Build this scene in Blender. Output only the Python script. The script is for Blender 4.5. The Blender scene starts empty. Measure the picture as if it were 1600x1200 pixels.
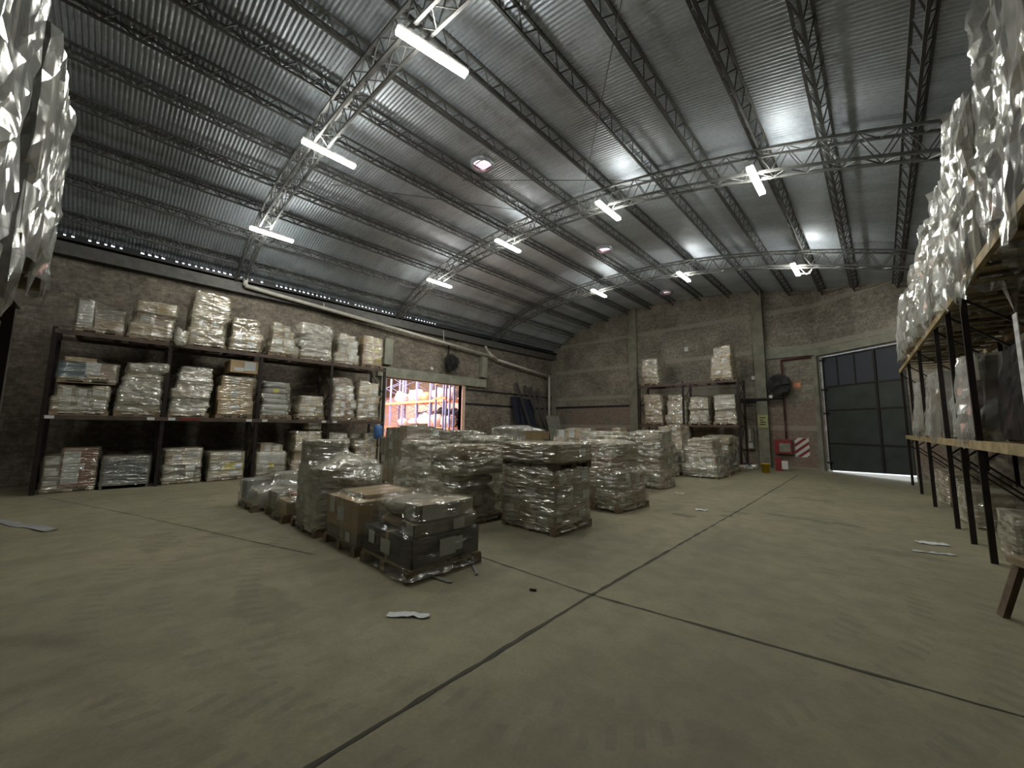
import bpy, math, random
import numpy as np
from mathutils import Vector, Matrix, noise

# ------------------------------------------------------------------ camera
C = bpy.context.scene.collection
SC = bpy.context.scene
PI = math.pi
CAM_H = 1.6
pit, roll, yaw = math.radians(6.4), math.radians(0.7), math.radians(43.8)
F = Vector((-math.sin(yaw)*math.cos(pit), math.cos(yaw)*math.cos(pit), math.sin(pit)))
r0 = Vector((math.cos(yaw), math.sin(yaw), 0)); u0 = r0.cross(F)
Rv = math.cos(roll)*r0 + math.sin(roll)*u0
Uv = -math.sin(roll)*r0 + math.cos(roll)*u0
cam = bpy.data.cameras.new('camera'); cam.sensor_width = 36; cam.lens = 36*600/1600
cam.clip_start = 0.05; cam.clip_end = 200
co = bpy.data.objects.new('camera', cam); C.objects.link(co)
M = Matrix((Rv, Uv, -F)).transposed().to_4x4(); M.translation = Vector((0, 0, CAM_H))
co.matrix_world = M
SC.camera = co

# ------------------------------------------------------------------ world, exposure
SC.view_settings.view_transform = 'Standard'; SC.view_settings.look = 'None'
SC.view_settings.gamma = 1; SC.view_settings.use_curve_mapping = False
SC.view_settings.exposure = 0.15
LAMP_W = 160.0        # emission of the roof lamps
ROOM_W = 1900.0      # lamps of the neighbouring hall
W = bpy.data.worlds.new('world'); SC.world = W; W.use_nodes = True
bg = W.node_tree.nodes['Background']
bg.inputs[0].default_value = (0.80, 0.88, 1.0, 1); bg.inputs[1].default_value = 3.0
SC.cycles.transparent_max_bounces = 20
SC.cycles.max_bounces = 7; SC.cycles.diffuse_bounces = 4; SC.cycles.glossy_bounces = 3
SC.cycles.transmission_bounces = 4
SC.cycles.caustics_reflective = False; SC.cycles.caustics_refractive = False
SC.cycles.sample_clamp_indirect = 4

def area(name, loc, rot, sx, sy, w, col):
    l = bpy.data.lights.new(name, 'AREA'); l.shape = 'RECTANGLE'; l.size = sx; l.size_y = sy
    l.energy = w; l.color = col
    o = bpy.data.objects.new(name, l); C.objects.link(o); o.location = loc; o.rotation_euler = rot
    return o
area('neighbour_hall_lamp', (-19.5, 9.5, 5.6), (0, 0, 0), 5, 6, ROOM_W, (1.0, 0.80, 0.74))
area('neighbour_hall_lamp', (-24.0, 12.0, 5.6), (0, 0, 0), 3, 3, ROOM_W*.4, (1.0, 0.80, 0.74))

# ------------------------------------------------------------------ materials
def mat(name):
    m = bpy.data.materials.new(name); m.use_nodes = True
    nt = m.node_tree; b = nt.nodes['Principled BSDF']
    return m, nt, b
def nd(nt, t, **k):
    n = nt.nodes.new(t)
    for a, v in k.items(): setattr(n, a, v)
    return n
def coords(nt, scale=(1, 1, 1), kind='Object', axes=None):
    tc = nd(nt, 'ShaderNodeTexCoord'); out = tc.outputs[kind]
    if axes:
        s = nd(nt, 'ShaderNodeSeparateXYZ'); c = nd(nt, 'ShaderNodeCombineXYZ')
        nt.links.new(out, s.inputs[0])
        for i, a in enumerate(axes):
            nt.links.new(s.outputs['XYZ'.index(a)], c.inputs[i])
        out = c.outputs[0]
    mp = nd(nt, 'ShaderNodeMapping'); mp.inputs['Scale'].default_value = scale
    nt.links.new(out, mp.inputs[0])
    return mp.outputs[0]
def noise_tex(nt, vec, scale, detail=4, rough=.55):
    n = nd(nt, 'ShaderNodeTexNoise'); n.inputs['Scale'].default_value = scale
    n.inputs['Detail'].default_value = detail; n.inputs['Roughness'].default_value = rough
    nt.links.new(vec, n.inputs['Vector']); return n.outputs['Fac']
def ramp(nt, fac, stops):
    r = nd(nt, 'ShaderNodeValToRGB'); e = r.color_ramp.elements
    while len(e) < len(stops): e.new(.5)
    for i, (p, c) in enumerate(stops):
        e[i].position = p; e[i].color = (c[0], c[1], c[2], 1) if isinstance(c, tuple) else (c, c, c, 1)
    nt.links.new(fac, r.inputs[0]); return r.outputs[0]
def mixc(nt, fac, a, b, mode='MIX'):
    m = nd(nt, 'ShaderNodeMix', data_type='RGBA', blend_type=mode)
    if hasattr(fac, 'node'): nt.links.new(fac, m.inputs[0])
    else: m.inputs[0].default_value = fac
    for v, i in ((a, 6), (b, 7)):
        if hasattr(v, 'node'): nt.links.new(v, m.inputs[i])
        else: m.inputs[i].default_value = (v[0], v[1], v[2], 1)
    return m.outputs[2]
def bump(nt, h, strength, dist=.02, b=None):
    n = nd(nt, 'ShaderNodeBump'); n.inputs['Strength'].default_value = strength
    n.inputs['Distance'].default_value = dist; nt.links.new(h, n.inputs['Height'])
    if b: nt.links.new(n.outputs[0], b.inputs['Normal'])
    return n.outputs[0]
def simple(name, col, rough=.6, metal=0., var=.25, scale=5, bmp=.0, spec=.5):
    m, nt, b = mat(name); v = coords(nt)
    f = noise_tex(nt, v, scale)
    d = tuple(c*(1-var) for c in col); l = tuple(min(1, c*(1+var)) for c in col)
    nt.links.new(ramp(nt, f, [(.3, d), (.7, l)]), b.inputs['Base Color'])
    b.inputs['Roughness'].default_value = rough; b.inputs['Metallic'].default_value = metal
    b.inputs['Specular IOR Level'].default_value = spec
    if bmp: bump(nt, noise_tex(nt, v, scale*6), bmp, .01, b)
    return m
def emis(name, col, s):
    m, nt, b = mat(name); b.inputs['Base Color'].default_value = (*col, 1)
    b.inputs['Emission Color'].default_value = (*col, 1); b.inputs['Emission Strength'].default_value = s
    return m

def floor_mat():
    m, nt, b = mat('worn_concrete_floor'); v = coords(nt)
    L = nt.links
    n1 = noise_tex(nt, v, .35, 6, .6); n2 = noise_tex(nt, v, 3.5, 6, .65); n3 = noise_tex(nt, v, 40, 2)
    c = ramp(nt, n1, [(.3, (.165, .155, .103)), (.52, (.218, .201, .134)), (.72, (.268, .241, .166))])
    c2 = ramp(nt, n2, [(.3, .80), (.6, 1.05)])
    c = mixc(nt, 1, c, c2, 'MULTIPLY')
    c = mixc(nt, .5, c, ramp(nt, n3, [(.3, .85), (.7, 1.1)]), 'MULTIPLY')
    # swept dirt lanes and stains
    vs = coords(nt, (1.2, .25, 1)); n4 = noise_tex(nt, vs, 1.1, 4)
    c = mixc(nt, ramp(nt, n4, [(.56, 0.), (.70, .45)]), c, (.115, .105, .075))
    # tyre tread marks: broken ribs on wide arcs of a turning forklift
    def tyre(cx, cy, r, w, seed):
        s = nd(nt, 'ShaderNodeSeparateXYZ'); L.new(coords(nt), s.inputs[0])
        def mth(op, a, b_=None, c_=None):
            q = nd(nt, 'ShaderNodeMath', operation=op)
            for i, x in enumerate((a, b_, c_)):
                if x is None: continue
                if hasattr(x, 'node'): L.new(x, q.inputs[i])
                else: q.inputs[i].default_value = x
            return q.outputs[0]
        dx = mth('SUBTRACT', s.outputs[0], cx); dy = mth('SUBTRACT', s.outputs[1], cy)
        rr = mth('SQRT', mth('ADD', mth('MULTIPLY', dx, dx), mth('MULTIPLY', dy, dy)))
        band = mth('LESS_THAN', mth('ABSOLUTE', mth('SUBTRACT', rr, r)), w)
        an = mth('ARCTAN2', dy, dx)
        rib = mth('GREATER_THAN', mth('SINE', mth('ADD', mth('MULTIPLY', an, r*42), mth('MULTIPLY', rr, 16))), .25)
        patch = ramp(nt, noise_tex(nt, coords(nt, (1, 1, 1)), 1.5+seed*.3, 3), [(.42, 0.), (.56, 1.)])
        return mth('MULTIPLY', mth('MULTIPLY', band, rib), patch)
    for i, a in enumerate([(-4.6, 5.2, 5.2, .09), (-4.6, 5.2, 4.75, .08), (-3.9, 4.6, 3.6, .09), (-1.0, -1.9, 3.1, .08), (-3.0, 7.5, 6.6, .09)]):
        t = tyre(*a, i)
        q = nd(nt, 'ShaderNodeMath', operation='MULTIPLY'); L.new(t, q.inputs[0]); q.inputs[1].default_value = .30
        c = mixc(nt, q.outputs[0], c, (.11, .105, .08))
    for sx, sy, rx, ry, k in ((-2.75, 7.6, .55, .28, .55), (-2.15, 8.6, .5, .35, .4), (-2.2, 8.1, .3, .2, .5), (-1.0, 8.9, 1.6, .28, .45), (.0, 7.4, 1.0, .35, .3), (-4.1, 1.1, 1.3, .5, .22), (-7.2, .6, 1.2, .5, .2), (-1.3, 11.5, 1.2, .5, .3), (-3.0, 4.4, .5, .8, .25)):
        mp = nd(nt, 'ShaderNodeMapping'); mp.inputs['Location'].default_value = (-sx/rx, -sy/ry, 0); mp.inputs['Scale'].default_value = (1/rx, 1/ry, 0)
        tc_ = nd(nt, 'ShaderNodeTexCoord'); L.new(tc_.outputs['Object'], mp.inputs[0])
        ln = nd(nt, 'ShaderNodeVectorMath', operation='LENGTH'); L.new(mp.outputs[0], ln.inputs[0])
        aa = nd(nt, 'ShaderNodeMath', operation='ADD'); L.new(ln.outputs['Value'], aa.inputs[0]); L.new(n2, aa.inputs[1])
        c = mixc(nt, ramp(nt, aa.outputs[0], [(.85, k), (1.45 if False else 1.0, 0.)]), c, (.07, .062, .04))
    L.new(c, b.inputs['Base Color'])
    L.new(ramp(nt, n1, [(.3, .62), (.7, .85)]), b.inputs['Roughness'])
    b.inputs['Specular IOR Level'].default_value = .3
    bump(nt, n2, .12, .01, b)
    return m

def brick_mat(name, axes, c1, c2, mort, red=None):
    m, nt, b = mat(name); v = coords(nt, axes=axes)
    br = nd(nt, 'ShaderNodeTexBrick'); nt.links.new(v, br.inputs['Vector'])
    br.inputs['Scale'].default_value = 1.0; br.inputs['Brick Width'].default_value = .26
    br.inputs['Row Height'].default_value = .085; br.inputs['Mortar Size'].default_value = .010
    br.inputs['Mortar Smooth'].default_value = .4
    br.inputs['Color1'].default_value = (*c1, 1); br.inputs['Color2'].default_value = (*c2, 1)
    br.inputs['Mortar'].default_value = (*mort, 1)
    n1 = noise_tex(nt, v, .8, 6, .65); n2 = noise_tex(nt, v, 9, 5, .7)
    c = mixc(nt, 1, br.outputs[0], ramp(nt, n2, [(.3, .50), (.7, 1.25)]), 'MULTIPLY')
    c = mixc(nt, 1, c, ramp(nt, n1, [(.35, .62), (.65, 1.2)]), 'MULTIPLY')
    if red:
        # dado band of dark red paint low on the wall, worn through
        s = nd(nt, 'ShaderNodeSeparateXYZ'); nt.links.new(v, s.inputs[0])
        mr = nd(nt, 'ShaderNodeMapRange'); nt.links.new(s.outputs[1], mr.inputs[0])
        mr.inputs[1].default_value = 2.9; mr.inputs[2].default_value = 2.8
        q = nd(nt, 'ShaderNodeMath', operation='MULTIPLY'); nt.links.new(mr.outputs[0], q.inputs[0])
        nt.links.new(ramp(nt, n1, [(.4, 0.), (.62, .8)]), q.inputs[1])
        c = mixc(nt, q.outputs[0], c, red)
        # pale course lines
        wv = nd(nt, 'ShaderNodeMath', operation='PINGPONG'); nt.links.new(s.outputs[1], wv.inputs[0]); wv.inputs[1].default_value = .85
        lt = nd(nt, 'ShaderNodeMath', operation='LESS_THAN'); nt.links.new(wv.outputs[0], lt.inputs[0]); lt.inputs[1].default_value = .10
        q2 = nd(nt, 'ShaderNodeMath', operation='MULTIPLY'); nt.links.new(lt.outputs[0], q2.inputs[0]); q2.inputs[1].default_value = .55
        c = mixc(nt, q2.outputs[0], c, (.35, .34, .28))
    nt.links.new(c, b.inputs['Base Color']); b.inputs['Roughness'].default_value = .9
    b.inputs['Specular IOR Level'].default_value = .2
    mm = nd(nt, 'ShaderNodeMath', operation='SUBTRACT'); nt.links.new(n2, mm.inputs[0]); nt.links.new(br.outputs[1], mm.inputs[1])
    bump(nt, mm.outputs[0], .6, .02, b)
    return m

def film_mat(name, col=(.55, .55, .50), lo=.10, hi=.45, stretch=(1.2, 1.2, 5), rough=.16, bs=.6, scale=1.8, gloss=.22):
    """stretch film: clear sheet with a milky haze that varies, plus a glossy skin with long creases"""
    m, nt, b = mat(name); L = nt.links; nt.nodes.remove(b)
    v = coords(nt, stretch); v1 = coords(nt)
    tn = nd(nt, 'ShaderNodeTexNoise'); tn.inputs['Scale'].default_value = 1.7; L.new(v1, tn.inputs['Vector'])
    dm = nd(nt, 'ShaderNodeMix', data_type='VECTOR'); dm.inputs[0].default_value = .30
    L.new(v, dm.inputs[4]); L.new(tn.outputs['Color'], dm.inputs[5]); wv = dm.outputs[1]
    n = noise_tex(nt, wv, scale, 3, .5); n2 = noise_tex(nt, v1, 2.6, 3, .5); n3 = noise_tex(nt, wv, scale*3.2, 2, .5)
    def ridge(x, k):
        q = nd(nt, 'ShaderNodeMath', operation='SUBTRACT'); L.new(x, q.inputs[0]); q.inputs[1].default_value = .30
        a_ = nd(nt, 'ShaderNodeMath', operation='ABSOLUTE'); L.new(q.outputs[0], a_.inputs[0])
        w = nd(nt, 'ShaderNodeMath', operation='MULTIPLY'); L.new(a_.outputs[0], w.inputs[0]); w.inputs[1].default_value = k
        return w.outputs[0]
    ad = nd(nt, 'ShaderNodeMath', operation='ADD'); L.new(ridge(n, 1.0), ad.inputs[0]); L.new(ridge(n3, .45), ad.inputs[1])
    nrm = bump(nt, ad.outputs[0], bs, .12)
    tr = nd(nt, 'ShaderNodeBsdfTransparent'); tr.inputs[0].default_value = (.94, .94, .91, 1)
    df = nd(nt, 'ShaderNodeBsdfDiffuse'); df.inputs[0].default_value = (*col, 1); L.new(nrm, df.inputs['Normal'])
    gs = nd(nt, 'ShaderNodeBsdfGlossy'); gs.inputs[0].default_value = (.9, .92, .9, 1); gs.inputs['Roughness'].default_value = rough
    L.new(nrm, gs.inputs['Normal'])
    m1 = nd(nt, 'ShaderNodeMixShader'); pr = nd(nt, 'ShaderNodeMath', operation='MULTIPLY'); L.new(n, pr.inputs[0]); L.new(n2, pr.inputs[1])
    L.new(ramp(nt, pr.outputs[0], [(.16, lo), (.34, hi)]), m1.inputs[0]); L.new(tr.outputs[0], m1.inputs[1]); L.new(df.outputs[0], m1.inputs[2])
    m2 = nd(nt, 'ShaderNodeMixShader'); m2.inputs[0].default_value = gloss
    L.new(m1.outputs[0], m2.inputs[1]); L.new(gs.outputs[0], m2.inputs[2])
    L.new(m2.outputs[0], nt.nodes['Material Output'].inputs['Surface'])
    return m

def paper_mat():
    m, nt, b = mat('printed_paper'); v = coords(nt, kind='Generated')
    # faint grey print rows, too small to read
    w = nd(nt, 'ShaderNodeTexWave', bands_direction='Z'); w.inputs['Scale'].default_value = 2.2
    w.inputs['Distortion'].default_value = 2.; w.inputs['Detail'].default_value = 2; w.inputs['Detail Scale'].default_value = 6
    nt.links.new(v, w.inputs['Vector'])
    c = ramp(nt, w.outputs['Fac'], [(.55, (.58, .60, .60)), (.85, (.44, .45, .47))])
    nt.links.new(c, b.inputs['Base Color']); b.inputs['Roughness'].default_value = .6
    return m

def carton_mat(name, col):
    m, nt, b = mat(name); v = coords(nt)
    n = noise_tex(nt, v, 3, 5, .6); n2 = noise_tex(nt, coords(nt, (1, 1, 8)), 6, 2)
    oi = nd(nt, 'ShaderNodeObjectInfo')
    c = ramp(nt, n, [(.3, tuple(x*.72 for x in col)), (.7, tuple(min(1, x*1.12) for x in col))])
    c = mixc(nt, 1, c, ramp(nt, oi.outputs['Random'], [(0, .72), (1, 1.15)]), 'MULTIPLY')
    c = mixc(nt, .5, c, ramp(nt, n2, [(.3, .85), (.7, 1.1)]), 'MULTIPLY')
    nt.links.new(c, b.inputs['Base Color']); b.inputs['Roughness'].default_value = .75
    b.inputs['Specular IOR Level'].default_value = .25
    return m

def roof_mat():
    m, nt, b = mat('galvanised_corrugated_sheet'); v = coords(nt)
    n1 = noise_tex(nt, coords(nt, (.25, 1.2, 1)), 1.2, 5, .6); n2 = noise_tex(nt, v, 14, 3)
    c = ramp(nt, n1, [(.3, (.30, .345, .385)), (.7, (.44, .495, .545))])
    c = mixc(nt, .6, c, ramp(nt, n2, [(.3, .75), (.7, 1.1)]), 'MULTIPLY')
    nt.links.new(c, b.inputs['Base Color']); b.inputs['Metallic'].default_value = .35
    b.inputs['Roughness'].default_value = .46
    return m

MT = {}
MT['floor'] = floor_mat()
MT['joint'] = simple('joint_filler', (.045, .042, .03), .9)
MT['roof'] = roof_mat()
MT['brick_y'] = brick_mat('rough_brick_wall', 'YZX', (.25, .22, .175), (.175, .155, .13), (.22, .195, .16))
MT['brick_x'] = brick_mat('painted_brick_wall', 'XZY', (.33, .305, .25), (.265, .245, .205), (.30, .275, .23), red=(.20, .13, .105))
MT['conc'] = simple('raw_concrete', (.20, .20, .155), .85, var=.3, scale=2.5, bmp=.15)
MT['conc2'] = simple('grey_concrete_beam', (.23, .235, .19), .85, var=.25, scale=2.5, bmp=.15)
MT['truss'] = simple('old_grey_steel', (.125, .13, .125), .55, .3, var=.3)
MT['purlin'] = simple('dark_purlin_steel', (.085, .085, .08), .6, .3)
MT['rack'] = simple('black_rack_steel', (.028, .022, .022), .38, .5, var=.3)
MT['rackbeam'] = simple('worn_rack_beam', (.075, .052, .042), .5, .2, var=.4, scale=4)
MT['woodbeam'] = simple('weathered_yellow_wood', (.30, .235, .125), .7, var=.35, scale=6, bmp=.2)
MT['wood'] = simple('pallet_wood', (.21, .16, .10), .8, var=.35, scale=8, bmp=.2)
MT['darkwood'] = simple('dirty_wood', (.11, .08, .055), .8, var=.35, scale=8, bmp=.2)
MT['kraft'] = carton_mat('kraft_cardboard', (.46, .34, .20))
MT['brown'] = carton_mat('brown_cardboard', (.34, .26, .175))
MT['pale'] = carton_mat('pale_cardboard', (.52, .47, .37))
MT['grey'] = carton_mat('dull_grey_cardboard', (.28, .265, .22))
MT['green'] = carton_mat('greenish_carton', (.27, .28, .20))
MT['red'] = carton_mat('reddish_carton', (.26, .12, .09))
MT['black'] = carton_mat('black_tray', (.028, .028, .032))
MT['blue'] = carton_mat('blue_carton', (.04, .12, .20))
MT['sack'] = carton_mat('grey_plastic_sack', (.33, .33, .33))
MT['sackdark'] = carton_mat('dark_plastic_sack', (.06, .055, .07))
MT['yellow'] = simple('yellow_print', (.52, .46, .06), .6)
MT['tape'] = simple('packing_tape', (.33, .25, .15), .3, var=.1)
MT['paper'] = paper_mat()
MT['film'] = film_mat('stretch_film', (.72, .68, .55), lo=.12, hi=.46, bs=1.0, gloss=.24)
MT['film2'] = film_mat('cloudy_stretch_film', (.64, .61, .52), .28, .70, (1.3, 1.3, 4), bs=.9)
MT['filmthin'] = film_mat('thin_stretch_film', (.60, .58, .50), .0, .13, (1.2, 1.2, 4), bs=.8, gloss=.13)
MT['filmclear'] = film_mat('clear_stretch_film', (.66, .62, .50), .04, .22, (1.2, 1.2, 6), bs=.9, gloss=.2)
MT['drape'] = film_mat('crumpled_film', (.60, .62, .60), .10, .48, (3, 3, .7), .16, .35, 1.0, .26)
MT['blackfilm'] = simple('black_stretch_film', (.012, .012, .014), .22, var=.2, bmp=.3, scale=4, spec=.7)
MT['pvc'] = simple('white_plastic_pipe', (.46, .45, .40), .45, var=.15)
MT['housing'] = simple('lamp_housing', (.6, .6, .58), .5)
MT['lamp'] = emis('lamp_tube_light', (1.0, .985, .90), LAMP_W)
MT['gate'] = simple('dark_green_gate_sheet', (.040, .050, .046), .5, .2, var=.25, scale=2)
MT['gateframe'] = simple('gate_frame_steel', (.018, .017, .016), .5, .2)
MT['redpaint'] = simple('red_paint', (.20, .022, .022), .45)
MT['redpipe'] = simple('dull_red_pipe', (.10, .032, .026), .6)
MT['white'] = simple('white_paint', (.62, .62, .60), .5, var=.08)
MT['yellowpaint'] = simple('yellow_plastic', (.62, .42, .03), .45)
MT['dark'] = simple('dark_metal', (.020, .020, .022), .5, .3)
MT['bluemetal'] = simple('blue_black_sheet', (.030, .034, .055), .45, .3)
MT['panel'] = simple('grey_green_board', (.21, .22, .18), .7)
MT['salmon'] = simple('salmon_wall_paint', (.62, .44, .37), .8, var=.1)
MT['orange'] = simple('orange_beam', (.80, .30, .15), .5, var=.1)
MT['bluepost'] = simple('blue_rack_post', (.22, .25, .45), .5, var=.1)
MT['whitebag'] = simple('white_pink_bag', (.66, .52, .48), .6, var=.2, scale=9)
MT['rust'] = simple('orange_white_sign', (.30, .21, .14), .7, var=.1)
MT['bluebag'] = simple('blue_plastic', (.05, .14, .36), .4, var=.3)

def pane_mat():
    m, nt, b = mat('milky_gate_pane'); L = nt.links
    b.inputs['Base Color'].default_value = (.10, .11, .125, 1); b.inputs['Roughness'].default_value = .35
    t = nd(nt, 'ShaderNodeBsdfTranslucent'); t.inputs[0].default_value = (.06, .068, .08, 1)
    a = nd(nt, 'ShaderNodeAddShader'); L.new(b.outputs[0], a.inputs[0]); L.new(t.outputs[0], a.inputs[1])
    mx = nd(nt, 'ShaderNodeMixShader'); mx.inputs[0].default_value = .5
    L.new(b.outputs[0], mx.inputs[1]); L.new(t.outputs[0], mx.inputs[2])
    L.new(mx.outputs[0], nt.nodes['Material Output'].inputs['Surface'])
    return m
MT['pane'] = pane_mat()
def light_cap_mat():
    m, nt, b = mat('milky_pink_vent_plastic'); L = nt.links
    b.inputs['Base Color'].default_value = (.85, .72, .70, 1)
    t = nd(nt, 'ShaderNodeBsdfTranslucent'); t.inputs[0].default_value = (.98, .66, .64, 1)  # pinkish light in the vents is put into this translucent colour
    mx = nd(nt, 'ShaderNodeMixShader'); mx.inputs[0].default_value = .65
    L.new(b.outputs[0], mx.inputs[1]); L.new(t.outputs[0], mx.inputs[2])
    L.new(mx.outputs[0], nt.nodes['Material Output'].inputs['Surface'])
    return m
MT['dome'] = light_cap_mat()

# ------------------------------------------------------------------ mesh helpers
class MB:
    def __init__(s): s.v = []; s.f = []; s.mi = []
    def box(s, x0, x1, y0, y1, z0, z1, mi=0):
        b = len(s.v)
        s.v += [(x0, y0, z0), (x1, y0, z0), (x1, y1, z0), (x0, y1, z0), (x0, y0, z1), (x1, y0, z1), (x1, y1, z1), (x0, y1, z1)]
        for f in ((0, 3, 2, 1), (4, 5, 6, 7), (0, 1, 5, 4), (1, 2, 6, 5), (2, 3, 7, 6), (3, 0, 4, 7)):
            s.f.append(tuple(b+i for i in f)); s.mi.append(mi)
        return s
    def bar(s, a, c, w=.03, h=None, n=4, mi=0, up=None):
        a = Vector(a); c = Vector(c); d = (c-a)
        if d.length < 1e-6: return s
        d.normalize(); u = Vector(up) if up else (Vector((0, 0, 1)) if abs(d.z) < .95 else Vector((1, 0, 0)))
        p = d.cross(u).normalized(); q = d.cross(p).normalized(); h = h or w
        b = len(s.v)
        for e in (a, c):
            for i in range(n):
                t = 2*PI*(i+.5)/n
                k = math.sqrt(2) if n == 4 else 1
                s.v.append(tuple(e + p*(math.cos(t)*w/2*k) + q*(math.sin(t)*h/2*k)))
        for i in range(n):
            j = (i+1) % n
            s.f.append((b+i, b+j, b+n+j, b+n+i)); s.mi.append(mi)
        s.f.append(tuple(b+i for i in reversed(range(n)))); s.mi.append(mi)
        s.f.append(tuple(b+n+i for i in range(n))); s.mi.append(mi)
        return s
    def tube(s, pts, r, n=10, mi=0):
        for a, c in zip(pts[:-1], pts[1:]): s.bar(a, c, 2*r, 2*r, n, mi)
        return s
    def poly(s, pts, mi=0):
        b = len(s.v); s.v += [tuple(p) for p in pts]; s.f.append(tuple(range(b, b+len(pts)))); s.mi.append(mi); return s
    def lathe(s, prof, n=20, c=(0, 0, 0), mi=0):
        b = len(s.v)
        for r, z in prof:
            for i in range(n):
                t = 2*PI*i/n; s.v.append((c[0]+r*math.cos(t), c[1]+r*math.sin(t), c[2]+z))
        for k in range(len(prof)-1):
            for i in range(n):
                j = (i+1) % n
                s.f.append((b+k*n+i, b+k*n+j, b+(k+1)*n+j, b+(k+1)*n+i)); s.mi.append(mi)
        return s
    def mesh(s, name, mats, smooth=False):
        m = bpy.data.meshes.new(name); m.from_pydata(s.v, [], s.f)
        for q in (mats if isinstance(mats, (list, tuple)) else [mats]): m.materials.append(MT[q] if isinstance(q, str) else q)
        if any(s.mi): m.polygons.foreach_set('material_index', s.mi)
        if smooth: m.polygons.foreach_set('use_smooth', [True]*len(s.f))
        m.update(); return m
    def obj(s, name, mats, parent=None, loc=(0, 0, 0), rz=0, smooth=False):
        o = bpy.data.objects.new(name, s.mesh(name, mats, smooth)); C.objects.link(o)
        o.location = loc; o.rotation_euler = (0, 0, rz); o.parent = parent
        return o
def thing(name, label, cat, loc=(0, 0, 0), rz=0, group=None):
    o = bpy.data.objects.new(name, None); C.objects.link(o); o.empty_display_size = .1
    o.location = loc; o.rotation_euler = (0, 0, rz)
    return tag(o, label, cat, group)
def tag(o, label, cat, group=None):
    o['label'] = label; o['category'] = cat
    if group: o['group'] = group
    return o
def struct(o): o['kind'] = 'structure'; return o

# ------------------------------------------------------------------ setting
XL, XR, YN, YF = -15.4, 2.4, -9.0, 20.0
def zt(x):     # top chord of the trusses
    return 8.07 - .02*(x+8.3)**2 - .68*(max(0, -12-x)/3.4)**2
def zroof(x): return zt(x) + .25
GX, GY, GU = -1.75, 20.0, Vector((.79, -.613, 0))     # corner and direction of the angled gate wall
GL = (XR-GX)/GU.x
GEND = Vector((XR, GY+GU.y*GL, 0))

mb = MB(); mb.box(XL-.2, XR+.2, YN-.2, YF+.2, -.2, 0)
struct(mb.obj('floor', 'floor'))
# joints in the slab
def strip(pts, w, seed):
    rnd = random.Random(seed); mb = MB(); P = []
    for a, c in zip(pts[:-1], pts[1:]):
        a = Vector(a); c = Vector(c); n = max(2, int((c-a).length/.12))
        for i in range(n): P.append(a.lerp(c, i/n))
    P.append(Vector(pts[-1])); prev = None
    for i, p in enumerate(P):
        d = (P[min(i+1, len(P)-1)]-P[max(i-1, 0)]).normalized(); nrm = Vector((-d.y, d.x))
        k = w*(.55+rnd.random()*.9); o = nrm*rnd.uniform(-.004, .004)
        cur = (p+o+nrm*k/2, p+o-nrm*k/2)
        if prev: mb.poly([(prev[0].x, prev[0].y, .003), (prev[1].x, prev[1].y, .003), (cur[1].x, cur[1].y, .003), (cur[0].x, cur[0].y, .003)])
        prev = cur
    return mb
j = strip([(-1.98, -8.8), (-2.05, .8), (-2.13, 3.37), (-2.17, 9.1), (-2.3, 17.5)], .032, 1)
struct(j.obj('trim_1', 'joint'))
j = strip([(-9.0, 2.9), (-4.5, 3.3), (-2.13, 3.37), (.47, 3.74), (2.3, 3.95)], .026, 2)
struct(j.obj('trim_2', 'joint'))
j = strip([(-13.2, -.9), (-9.5, .45), (-6.2, 1.55), (-5.2, 1.9)], .016, 3)
struct(j.obj('trim_3', 'joint'))

# corrugated roof sheet (ceiling) with three round openings for the vents
VENTS = [(-6.9, 6.0), (-7.05, 12.25), (-7.2, 18.3)]
VR = .25
def build_roof():
    NX = 56; pitch = .0762; per = 6
    ys = np.arange(YN-.1, YF+.1, pitch/per)
    xs = np.array(sorted(list(np.linspace(XL-.06, XR+.1, NX))+[a+e for a, _ in VENTS for e in (-.20, .20)])); NX = len(xs)
    X, Y = np.meshgrid(xs, ys, indexing='ij')
    Z = np.array([zroof(x) for x in xs])[:, None] + .010*np.cos(2*PI*Y/pitch)
    V = np.stack([X, Y, Z], -1).reshape(-1, 3); ny = len(ys)
    faces = []
    for i in range(NX-1):
        xm = (xs[i]+xs[i+1])/2
        for k in range(ny-1):
            ym = ys[k]
            if any(abs(xm-a) < .20 and abs(ym-b_) < .20 for a, b_ in VENTS): continue
            faces.append((i*ny+k, i*ny+k+1, (i+1)*ny+k+1, (i+1)*ny+k))
    m = bpy.data.meshes.new('ceiling'); m.from_pydata(V.tolist(), [], faces); m.materials.append(MT['roof'])
    m.polygons.foreach_set('use_smooth', [True]*len(faces)); m.update()
    o = bpy.data.objects.new('ceiling', m); C.objects.link(o); struct(o)
build_roof()
for i, (a, b_) in enumerate(VENTS):
    z = zroof(a)
    t = thing('roof_vent', ['round roof vent with pink white throat nearest the camera, largest of three',
                           'round roof vent between the second and third arched truss',
                           'round roof vent nearest the far brick wall, smallest of the three'][i], 'vent', (a, b_, z))
    MB().lathe([(VR, -.06), (VR, .14)], 28).obj('throat', 'dome', t, smooth=True)
    MB().lathe([(VR, -.10), (VR+.05, -.07), (VR+.06, .02)], 28).obj('flange', 'roof', t, smooth=True)
    MB().lathe([(VR+.02, .14), (VR*.9, .24), (VR*.5, .31), (.001, .33)], 28).obj('dome', 'dome', t, smooth=True)  # added cap instead of turbine blades, tinted as the pink light
    mb = MB(); mb.bar((0, 0, .06), (0, 0, .3), .02); mb.bar((-VR, 0, .10), (VR, 0, .10), .016)
    mb.obj('spindle_bracket', 'purlin', t)

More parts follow.
